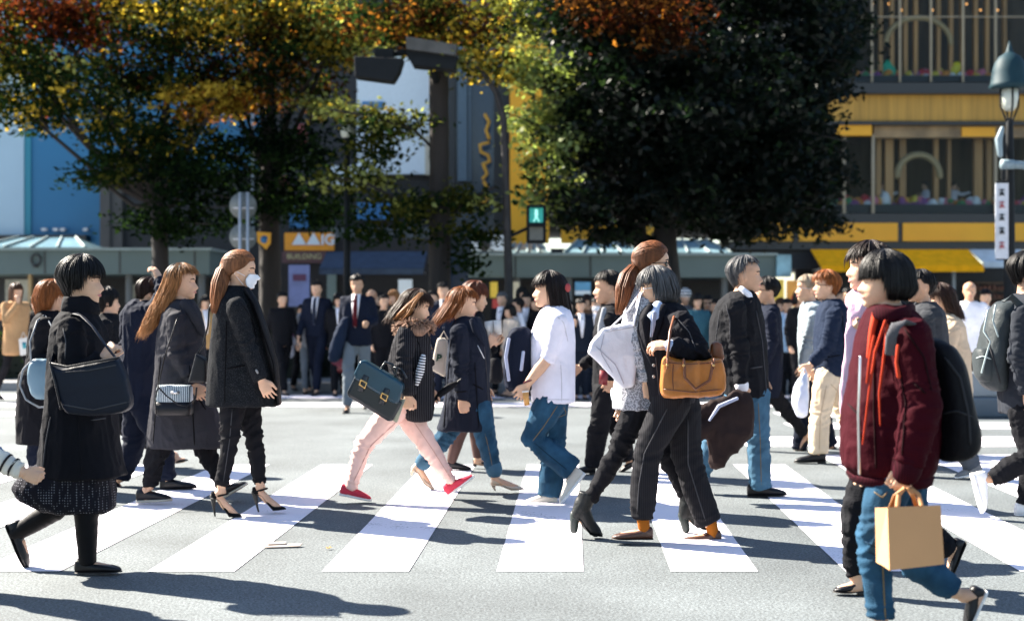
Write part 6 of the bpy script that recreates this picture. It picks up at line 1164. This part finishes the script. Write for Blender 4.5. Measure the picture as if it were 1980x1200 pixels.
# ------------------------------------------------------------------ the crowd beyond
def figure(label, px, yf, H, yaw, top, low, hair=H_BLK, style='short', tone='light', phase=.5, stride=.16, shirt=None, tie=None, arms=('hang', 'hang'), skirt=None, legm=None, shoes=None, bald=False, seed=0, hem=.47, wide=1.0, group='crowd on the far side', Yd=None, zb=0):
    Y = Yd or GY(yf); p = Person(label, Y, px, tone, group, fine=False); base = np.array([W(px, 0, Y)[0], Y, zb])
    y = math.radians(yaw); f = np.array([math.cos(y), math.sin(y), 0]); l = np.cross([0, 0, 1.], f); u = np.array([0, 0, 1.]); k = H/1.70
    if skirt is None and low is None: low = top
    p.headw(base+u*(H-.118*k)+f*.03, .232*k, yaw, 2, 0, base+u*1.42*k, .052*k, eyes=False, ears=True)
    a = lambda z, fw, w_, d_: (base+u*z*k+f*fw, w_*k*wide, d_*k)
    cs = [a(1.45, 0, .075, .065), a(1.42, 0, .13, .08), a(1.37, 0, .195, .105), a(1.22, .01, .19, .125), a(1.02, .01, .17, .115), a(.86, 0, .185, .125), a(hem*1.7, 0, .19, .13)]
    seclist(p.g('jacket', top), cs, l, f); seclist(p.B, [(c, w_*.8, d_*.75) for c, w_, d_ in cs], l, f)
    ph = math.sin(phase*6.283)
    for sg in (-1, 1):
        st = sg*stride*ph; hp_ = base+u*.90*k+l*.085*sg*k; an = base+u*.085*k+l*.08*sg*k+f*st*2.0+u*max(0, -st)*.35; kn = (hp_+an)/2+f*(.05+max(0, -st)*.25)
        p.legw('trousers' if legm is None else 'tights', [hp_, kn, an], (.095*k, .07*k, .058*k) if legm is None else (.08*k, .058*k, .038*k), low if legm is None else legm)
        tilt = u*max(0, -st)*.3; hl = an-u*.085*k-f*.06; p.shoew(hl+tilt*.4, hl+f*.25*k-tilt*.6, an, 'flat', shoes or LEA)
        sh = base+u*1.385*k+l*.165*sg*k*wide; mode = arms[0 if sg < 0 else 1]
        if mode == 'hang': el = sh-u*.29*k+l*.045*sg-f*(st*.6+.02); wr_ = el-u*.23*k+f*(.06-st*.8); hd = wr_-u*.1+f*.02; cu = .6; n_ = -l*sg
        elif mode == 'phone': el = sh-u*.27*k+l*.04*sg; wr_ = el+f*.2+u*.12-l*.06*sg; hd = wr_+u*.1+f*.03; cu = .8; n_ = -f
        elif mode == 'face': el = sh-u*.22*k+l*.06*sg+f*.12; wr_ = base+u*1.42*k+f*.2+l*.08*sg; hd = wr_+u*.1; cu = .7; n_ = -f
        elif mode == 'reach': el = sh-u*.1*k+f*.22; wr_ = el+f*.24+u*.06; hd = wr_+f*.1; cu = .3; n_ = -u
        else: el = sh-u*.27*k+l*.05*sg-f*.03; wr_ = el+f*.22-u*.02-l*.05*sg; hd = wr_+f*.1; cu = .9; n_ = -l*sg
        p.armw('jacket', [sh, el, wr_], (.062*k, .055*k, .046*k), hd, cu, n_, sc=.95*k)
    if skirt is not None: seclist(p.g('skirt', skirt), [a(.92, 0, .16, .12), a(.75, 0, .19, .14), a(.52, 0, .215, .16)], l, f)
    if shirt is not None:
        S = Soup()
        V = [base+u*z*k+f*(d_*k)+l*x*k for z, x, d_ in ((1.46, -.055, .06), (1.46, .055, .06), (1.30, .045, .122), (1.05, .01, .138), (1.05, -.01, .138), (1.30, -.045, .122))]; V2 = [v+f*.012 for v in V]
        S.add(V2+V, [(0, 5, 2, 1), (5, 4, 3, 2), (6, 7, 8, 11), (11, 8, 9, 10)]+[(i, (i+1) % 6, (i+1) % 6+6, i+6) for i in range(6)]); build('shirt', S, shirt, p.root)
        if tie is not None: S = Soup(); limb(S, [base+u*1.44*k+f*.088*k, base+u*1.40*k+f*.115*k, base+u*1.28*k+f*.142*k, base+u*1.06*k+f*.157*k], [(.02, .012), (.022, .012), (.032, .01), (.026, .008)], lat=l, k=8); build('neck_tie', S, tie, p.root)
    if not bald:
        q = dict(short=dict(zf=.70, zs=.48, zb=.2, vol=.07, a1=78), bob=dict(zf=.58, zs=.1, zb=.05, vol=.1, a1=66, hug='bob'), long=dict(zf=.6, zs=-.2, zb=-.6, vol=.09, a1=66, hug='long', lean=-.1))[style]
        p.hair(hair, n=90, **q)
    p.done(); return p
TIE_D = cloth('dark_tie', (.015, .02, .035)); TIE_R = cloth('burgundy_tie', (.07, .008, .012)); GREYT = cloth('grey_trouser', (.13, .15, .17)); PURP = cloth('purple_knit', (.05, .02, .05)); TANC = cloth('tan_coat', (.40, .24, .12)); UNI = cloth('uniform_navy', (.010, .014, .024))
B_ = BLK2
for lab, px, yw, pose in (('person in white leaning at the left of the lower shop window', 1703, 0, ('reach', 'hang')), ('person in white in the middle of the lower shop window', 1790, 180, ('phone', 'phone')), ('person in white with raised arm in the lower shop window near the lamp', 1842, 0, ('reach', 'face'))):
    figure(lab, px, 0, 1.62, yw, WHT, NAVY, arms=pose, Yd=41.3, zb=3.55, group='people in the shop window')
figure('young man in dark suit and dark tie walking towards the camera', 613, 762, 1.80, -100, NAVY, NAVY, shirt=WHT, tie=TIE_D, phase=.2, hem=.5)
figure('man in a black blazer, burgundy tie and grey trousers walking towards the camera', 691, 795, 1.80, -95, NAVY, GREYT, tone='mid', shirt=WHT, tie=TIE_R, phase=.8, stride=.13, arms=('hang', 'bag'), hem=.48)
figure('small person in a purple top holding a phone to the face at the far kerb', 582, 757, 1.42, -60, PURP, B_, arms=('face', 'phone'), tone='mid', phase=.1, hair=H_DKB)
figure('person in dark clothes between the two suited men', 655, 763, 1.60, -80, B_, B_, style='bob', shirt=WHT, phase=.7)
figure('bald man in a black jacket behind the burgundy tie', 720, 766, 1.66, -110, B_, B_, bald=True, tone='mid', shirt=WHT)
figure('woman with long light brown hair in a black jacket behind the satchel woman', 763, 766, 1.64, -120, B_, B_, hair=H_BLO, style='long', legm=TIGHT)
figure('man in a dark suit and navy tie behind the auburn-haired woman', 857, 775, 1.74, -85, NAVY, NAVY, shirt=WHT, tie=TIE_D)
figure('woman in a pale dress with a dark bob beside the open book', 988, 768, 1.42, -150, cloth('pale_dress', (.42, .36, .30)), None, style='bob', skirt=cloth('pale_dress', (0, 0, 0)), legm=skin('light'))
figure('man in a black jacket holding a phone up behind the folded jacket', 1018, 763, 1.60, -100, B_, B_, arms=('phone', 'phone'), shirt=WHT)
figure('person in black reaching forward just left of the white top', 1040, 766, 1.56, -150, B_, B_, style='bob')
figure('student in a navy uniform with a white collar behind the white canvas tote', 1122, 772, 1.50, -80, UNI, UNI, shirt=WHT, arms=('phone', 'hang'))
p = figure('student in a navy uniform and white face mask near the black cardigan', 1153, 768, 1.52, -95, UNI, UNI, shirt=WHT); p.mask(cloth('mask_white', (0, 0, 0)))
p = figure('person in a striped knitted cap behind the grey-haired woman', 1324, 765, 1.66, -75, cloth('grey_coat', (.10, .10, .11)), B_, bald=True)
S = Soup(); ball(S, p.hp(0, -.04, .72), [p.hh*.42*p.l, p.hh*.5*p.f, p.hh*.40*p.u], 14, 8); build('knitted_cap', S, pattern('striped_knit', 'stripes', (.05, .05, .06), (.6, .6, .6), 7, rot=(0, math.radians(90), 0)), p.root)
figure('dark-haired person in a teal jacket beside the striped cap', 1348, 768, 1.58, -90, cloth('teal_jacket', (.03, .09, .12)), B_, style='bob'); p = figure('person in dark sunglasses left of the curly-haired man', 1368, 764, 1.56, -95, B_, B_, tone='mid'); p.glasses(mat('black_plastic', (0, 0, 0)), dark=True)
figure('man in a pale blue shirt left of the fair-haired man with glasses', 1522, 772, 1.50, -90, cloth('light_blue_shirt', (.30, .42, .55)), B_, tone='mid', shirt=WHT); figure('person in a black coat right of the pale blue shirt', 1545, 780, 1.62, -60, B_, B_, style='bob')
p = figure('woman with brown hair in an open tan coat and black leggings', 30, 778, 1.72, -40, TANC, B_, hair=H_BRN, style='long', legm=BLK2, arms=('face', 'hang'), hem=.40, phase=.25, stride=.2)
figure('person in a pale brown coat cut by the left edge with an arm stretched out', -38, 775, 1.62, 0, cloth('rust_coat', (.36, .20, .10)), B_, style='bob', arms=('reach', 'reach'))
figure('dark-haired person in black far beyond the tan coat', 72, 768, 1.55, -100, B_, B_, style='bob'); figure('bald man in a white shirt behind the beige coat', 1874, 802, 1.70, -100, WHT, B_, bald=True, tone='mid')
figure('man in a dark suit behind the striding satchel woman', 742, 768, 1.58, -70, B_, B_); figure('woman in a dark coat with a brown bob left of the striped cap', 1298, 766, 1.58, -95, B_, B_, style='bob', hair=H_BRN)
figure('person in a dark red scarf and coat far behind the white top', 1008, 760, 1.70, -60, cloth('maroon_coat', (.05, .012, .015)), B_, style='long'); figure('man in black behind the pink scarf', 1640, 775, 1.66, -100, B_, B_)
figure('woman in a grey jumper at the far kerb behind the denim jacket', 1585, 768, 1.58, -80, cloth('grey_jumper', (.13, .13, .14)), B_, style='long'); figure('schoolboy in dark uniform behind the man in the black cardigan', 1098, 764, 1.48, -70, UNI, UNI)
b = Bag('folded_coat', 'dark blue coat folded over the arm of the man in grey trousers', 'coat', GY(795)-.12, 660, 655)
S = Soup(); rowloft(S, [(612, 664, 676, .05), (630, 652, 674, .08), (660, 640, 668, .09), (690, 634, 660, .08), (700, 636, 652, .05)], GY(795)-.12); b.part('body', S, cloth('blue_navy_wool', (.010, .017, .036)), vox=.018, wr=.03, wscale=(14, 14, 5))
b = Bag('handbag', 'dark red handbag hanging between the two suited men', 'handbag', GY(763)-.2, 655, 708); S = Soup(); rowloft(S, [(694, 642, 668, .05), (712, 640, 670, .07), (720, 642, 668, .06)], GY(763)-.2, e=4); b.part('body', S, mat('oxblood_leather', (.14, .012, .014), .4)); b.line('strap', [(644, 696), (650, 650), (662, 650), (666, 696)], .01, LEA)
b = Bag('paper_bag', 'white paper bag with a teal print carried by the woman in the tan coat', 'paper bag', GY(778)-.25, 46, 670); S = Soup(); slab(S, [(38, 655), (53, 652), (55, 684), (41, 687)], GY(778)-.25, .08); b.part('body', S, PAPER, flat=True); S = Soup(); slab(S, [(43, 662), (50, 661), (51, 673), (44, 674)], GY(778)-.295, .006); b.part('print', S, mat('teal_print', (.02, .22, .26), .6)); b.line('handle', [(40, 655), (45, 642), (51, 653)], .006, PAPER)
b = Bag('plastic_bag', 'white plastic bag hanging beside the purple top', 'bag', GY(757)-.2, 560, 665); S = Soup(); rowloft(S, [(645, 556, 564, .03), (660, 550, 570, .08), (685, 548, 570, .09), (692, 552, 566, .05)], GY(757)-.2); b.part('body', S, mat('white_plastic', (0, 0, 0)), vox=.018, wr=.02); b.line('handle', [(558, 646), (566, 628), (570, 620)], .008, mat('white_plastic', (0, 0, 0)))

for lab, px, yf, H, top, st, hc in [('man in a light grey jacket just left of the young dark suit', 598, 760, 1.52, cloth('light_grey_jacket', (.25, .26, .28)), 'short', H_BLK), ('woman in a cream coat behind the man in grey trousers', 706, 761, 1.55, cloth('cream_coat', (.50, .42, .32)), 'bob', H_BRN), ('person in a dark green parka behind the satchel', 735, 759, 1.62, cloth('green_parka', (.04, .06, .035)), 'short', H_BLK),
    ('woman in a light pink blouse behind the striding satchel woman', 780, 760, 1.5, cloth('pink_blouse', (.50, .30, .32)), 'long', H_DKB), ('man in a pale blue shirt behind the cream tote', 838, 764, 1.64, cloth('light_blue_shirt', (0, 0, 0)), 'short', H_BLK), ('man in a black coat with grey hair beside the pale dress', 972, 762, 1.62, B_, 'short', H_GRY),
    ('person in a white hoodie between the pale dress and the raised phone', 1004, 766, 1.52, WHT, 'short', H_BLK), ('woman in a brown coat under the blue and white panel', 1136, 762, 1.58, cloth('brown_coat', (.12, .06, .03)), 'bob', H_DKB), ('person in an orange jumper far behind the curly grey-haired man', 1388, 766, 1.5, cloth('orange_jumper', (.45, .14, .03)), 'short', H_BLK),
    ('student in navy behind the curly grey-haired man', 1410, 770, 1.55, UNI, 'short', H_BLK), ('woman in a white coat between the running man and the pale blue shirt', 1508, 765, 1.52, WHT, 'long', H_BRN), ('man in a grey suit at the far kerb behind the navy blazer', 1622, 766, 1.66, cloth('grey_suit', (.09, .095, .10)), 'short', H_BLK),
    ('woman in a camel coat far behind the golden-haired woman', 395, 764, 1.56, cloth('camel_coat', (.40, .24, .10)), 'bob', H_BLK), ('man in a black jacket far behind the tweed jacket', 545, 762, 1.62, B_, 'short', H_BLK), ('person in a blue anorak near the right end of the planter', 1905, 785, 1.62, cloth('blue_anorak', (.03, .10, .22)), 'short', H_BLK)]:
    figure(lab, px, yf, H, random.choice([-100, -80, -60, -120, 180, 0]), top, random.choice([B_, NAVY, GREYT]), style=st, hair=hc, phase=random.random(), shirt=random.choice([WHT, None]))
# ------------------------------------------------------------------ seams, creases, pocket edges and stitching laid on the finished surfaces
from mathutils.bvhtree import BVHTree
_bvh = {}
def seam(key, pname, pts, r=.0032, m=None, name='seam', n=None):
    root = next(o for o in COL.objects if o.parent is None and key in str(o.get('label', '')))
    tgt = next(c for c in root.children if c.name.split('.')[0] == pname)
    if tgt.name not in _bvh:
        me = tgt.data; _bvh[tgt.name] = BVHTree.FromPolygons([v.co.copy() for v in me.vertices], [tuple(q.vertices) for q in me.polygons])
    base = Vector(base_of(root)); o_ = Vector((0, 0, H0))-base; P = []
    k = n or max(6, int(sum(math.hypot(b[0]-a[0], b[1]-a[1]) for a, b in zip(pts, pts[1:]))/9))
    ds = [0]
    for a, b in zip(pts, pts[1:]): ds.append(ds[-1]+math.hypot(b[0]-a[0], b[1]-a[1]))
    for t in np.linspace(0, ds[-1], k):
        x, y = np.interp(t, ds, [q[0] for q in pts]), np.interp(t, ds, [q[1] for q in pts])
        d = Vector(W(x, y, 10))-Vector((0, 0, H0)); h = _bvh[tgt.name].ray_cast(o_, d.normalized())
        if h[0] is not None: P.append(np.array(h[0]+base+h[1]*r*.25))
    if len(P) < 3: return
    S = Soup(); limb(S, P, [r*.5]+[r]*(len(P)-2)+[r*.5], k=6, rnd=False); build(name, S, m or tgt.data.materials[0], tgt)
SD_ = cloth('seam_thread_dark', (.003, .003, .004)); ST_ = cloth('seam_thread_grey', (.05, .05, .055)); SJ_ = cloth('jean_stitching', (.16, .12, .07)); SJ2 = cloth('jean_seam', (.008, .026, .05))
K = 'long black coat and dotted skirt'; seam(K, 'coat', [(98, 806), (88, 860), (82, 915)], .004, ST_); seam(K, 'coat', [(150, 806), (154, 860), (158, 916)], .004); seam(K, 'coat', [(176, 812), (204, 808)], .004, ST_, 'pocket_edge'); seam(K, 'coat', [(122, 634), (128, 660), (126, 694)], .004, ST_)
K = 'golden brown hair in a long grey coat'; seam(K, 'coat', [(311, 690), (302, 780), (296, 858)], .004, SD_); seam(K, 'coat', [(366, 700), (372, 780), (376, 860)], .004, SD_); seam(K, 'coat', [(384, 770), (398, 792)], .005, SD_, 'pocket_edge'); seam(K, 'coat', [(362, 728), (384, 722)], .005, SD_, 'cuff_strap')
K = 'dark tweed jacket and black'; seam(K, 'jacket', [(438, 620), (436, 700), (434, 780)], .004, SD_); seam(K, 'jacket', [(440, 712), (474, 706)], .006, SD_, 'pocket_edge'); seam(K, 'jacket', [(470, 590), (488, 620), (497, 660)], .004, SD_); seam(K, 'jacket', [(495, 714), (499, 722)], .007, mat('bone_button', (.2, .2, .2), .4), 'cuff_button', 6)
seam(K, 'trousers', [(449, 790), (444, 850), (432, 930)], .003, ST_)
K = 'shoulder-length auburn hair in a navy coat'; seam(K, 'coat', [(872, 655), (866, 730), (858, 826)], .004, SD_); seam(K, 'coat', [(918, 700), (922, 770), (926, 828)], .004, SD_); seam(K, 'coat', [(914, 742), (934, 752)], .006, SD_, 'pocket_edge'); seam(K, 'coat', [(936, 668), (942, 730), (946, 825)], .004, ST_); seam(K, 'coat', [(878, 758), (904, 756)], .005, SD_, 'cuff_strap'); seam(K, 'jeans', [(938, 838), (944, 862), (952, 900)], .003, SJ_)
K = 'white top and flared jeans'; WS_ = cloth('white_stitching', (.42, .41, .46)); seam(K, 'top', [(1084, 700), (1086, 740), (1086, 776)], .003, WS_); seam(K, 'top', [(1032, 770), (1060, 772), (1108, 772)], .003, WS_, 'hem_stitching'); seam(K, 'top', [(1072, 606), (1090, 624), (1098, 660)], .003, WS_); seam(K, 'jeans', [(1078, 784), (1050, 826), (1030, 852)], .0035, SJ_); seam(K, 'jeans', [(1034, 856), (1062, 880), (1102, 912)], .0035, SJ2); seam(K, 'jeans', [(1088, 784), (1096, 800), (1080, 806)], .003, SJ_, 'pocket_edge')
K = 'chin-length grey hair'; seam(K, 'trousers', [(1290, 790), (1246, 876), (1236, 935), (1232, 992)], .004, ST_, 'pressed_crease'); seam(K, 'trousers', [(1330, 810), (1330, 895), (1350, 960), (1364, 1006)], .004, ST_, 'pressed_crease'); seam(K, 'jacket', [(1306, 612), (1332, 640), (1344, 672)], .004, ST_); seam(K, 'jacket', [(1268, 690), (1272, 730), (1276, 772)], .003, ST_)
K = 'curly grey hair in a black jacket and faded'; seam(K, 'jacket', [(1392, 600), (1384, 660), (1400, 750)], .004, ST_); seam(K, 'jacket', [(1450, 712), (1474, 708)], .006, ST_, 'pocket_edge'); seam(K, 'jacket', [(1404, 588), (1412, 620), (1412, 660)], .004, ST_); seam(K, 'jacket', [(1462, 600), (1474, 660), (1482, 755)], .004, ST_); seam(K, 'jeans', [(1466, 778), (1470, 850), (1472, 936)], .003, SJ_)
K = 'navy blazer and cream chinos'; seam(K, 'blazer', [(1600, 690), (1626, 686)], .005, SD_, 'pocket_edge'); seam(K, 'blazer', [(1628, 600), (1632, 660), (1630, 720)], .004, SD_); seam(K, 'chinos', [(1598, 745), (1586, 806), (1584, 870)], .0035, cloth('chino_stitching', (.34, .27, .19))); seam(K, 'chinos', [(1606, 742), (1620, 756)], .004, cloth('chino_stitching', (0, 0, 0)), 'pocket_edge')
K = 'burgundy bomber jacket and jeans'; BD_ = cloth('burgundy_seam', (.010, .001, .002)); seam(K, 'jacket', [(1748, 634), (1786, 690), (1802, 760)], .004, BD_); seam(K, 'jacket', [(1690, 690), (1690, 800), (1694, 905)], .004, BD_); seam(K, 'jacket', [(1640, 780), (1660, 800), (1664, 850)], .005, BD_, 'pocket_edge'); seam(K, 'jacket', [(1766, 740), (1790, 760)], .005, BD_, 'sleeve_pocket'); seam(K, 'jacket', [(1735, 690), (1752, 780), (1744, 880)], .004, BD_)
seam(K, 'jeans', [(1738, 945), (1704, 1050), (1712, 1195)], .0035, SJ_); seam(K, 'jeans', [(1690, 950), (1706, 962), (1716, 950)], .003, SJ_, 'pocket_edge'); seam(K, 'jeans', [(1672, 1046), (1690, 1056), (1706, 1050)], .004, SJ2, 'knee_crease'); seam(K, 'jeans', [(1676, 1064), (1692, 1072), (1708, 1064)], .004, SJ2, 'knee_crease')
K = 'pale pink trousers'; PS_ = cloth('pink_stitching', (.52, .30, .26)); seam(K, 'trousers', [(770, 812), (716, 862), (684, 930)], .003, PS_); seam(K, 'trousers', [(800, 815), (836, 868), (872, 925)], .003, PS_); seam(K, 'cardigan', [(800, 640), (812, 670), (814, 690)], .004, SD_)
K = 'large white canvas tote'; seam(K, 'body', [(1150, 668), (1190, 705), (1206, 742)], .004, WS_); seam(K, 'body', [(1168, 642), (1200, 636), (1226, 632)], .004, WS_, 'hem_stitching'); seam(K, 'body', [(1168, 646), (1160, 680), (1184, 720)], .003, WS_)
K = 'large black backpack worn'; ZP = cloth('zip_tape', (.03, .03, .033)); seam(K, 'body', [(1826, 690), (1856, 730), (1872, 800), (1876, 860)], .006, ZP, 'zip'); seam(K, 'body', [(1818, 800), (1850, 794), (1882, 806)], .005, ZP, 'pocket_edge')
K = 'orange tan leather handbag'; TS = mat('brown_tan_leather', (0, 0, 0)); seam(K, 'body', [(1284, 752), (1340, 758), (1396, 752)], .004, TS); seam(K, 'body', [(1302, 704), (1300, 730), (1302, 752)], .0035, TS); seam(K, 'body', [(1286, 700), (1330, 704), (1394, 700)], .0035, TS, 'top_stitching')
K = 'dark grey backpack with loose straps'; seam(K, 'body', [(1906, 640), (1920, 690), (1934, 740)], .006, ZP, 'zip'); seam(K, 'pocket', [(1888, 692), (1902, 688), (1916, 694)], .005, mat('pale_strap', (0, 0, 0)), 'zip')
K = 'large soft black shoulder bag'; seam(K, 'body', [(112, 780), (180, 792), (250, 776)], .004, ST_); seam(K, 'body', [(120, 720), (170, 716), (232, 704)], .004, ST_, 'top_stitching')
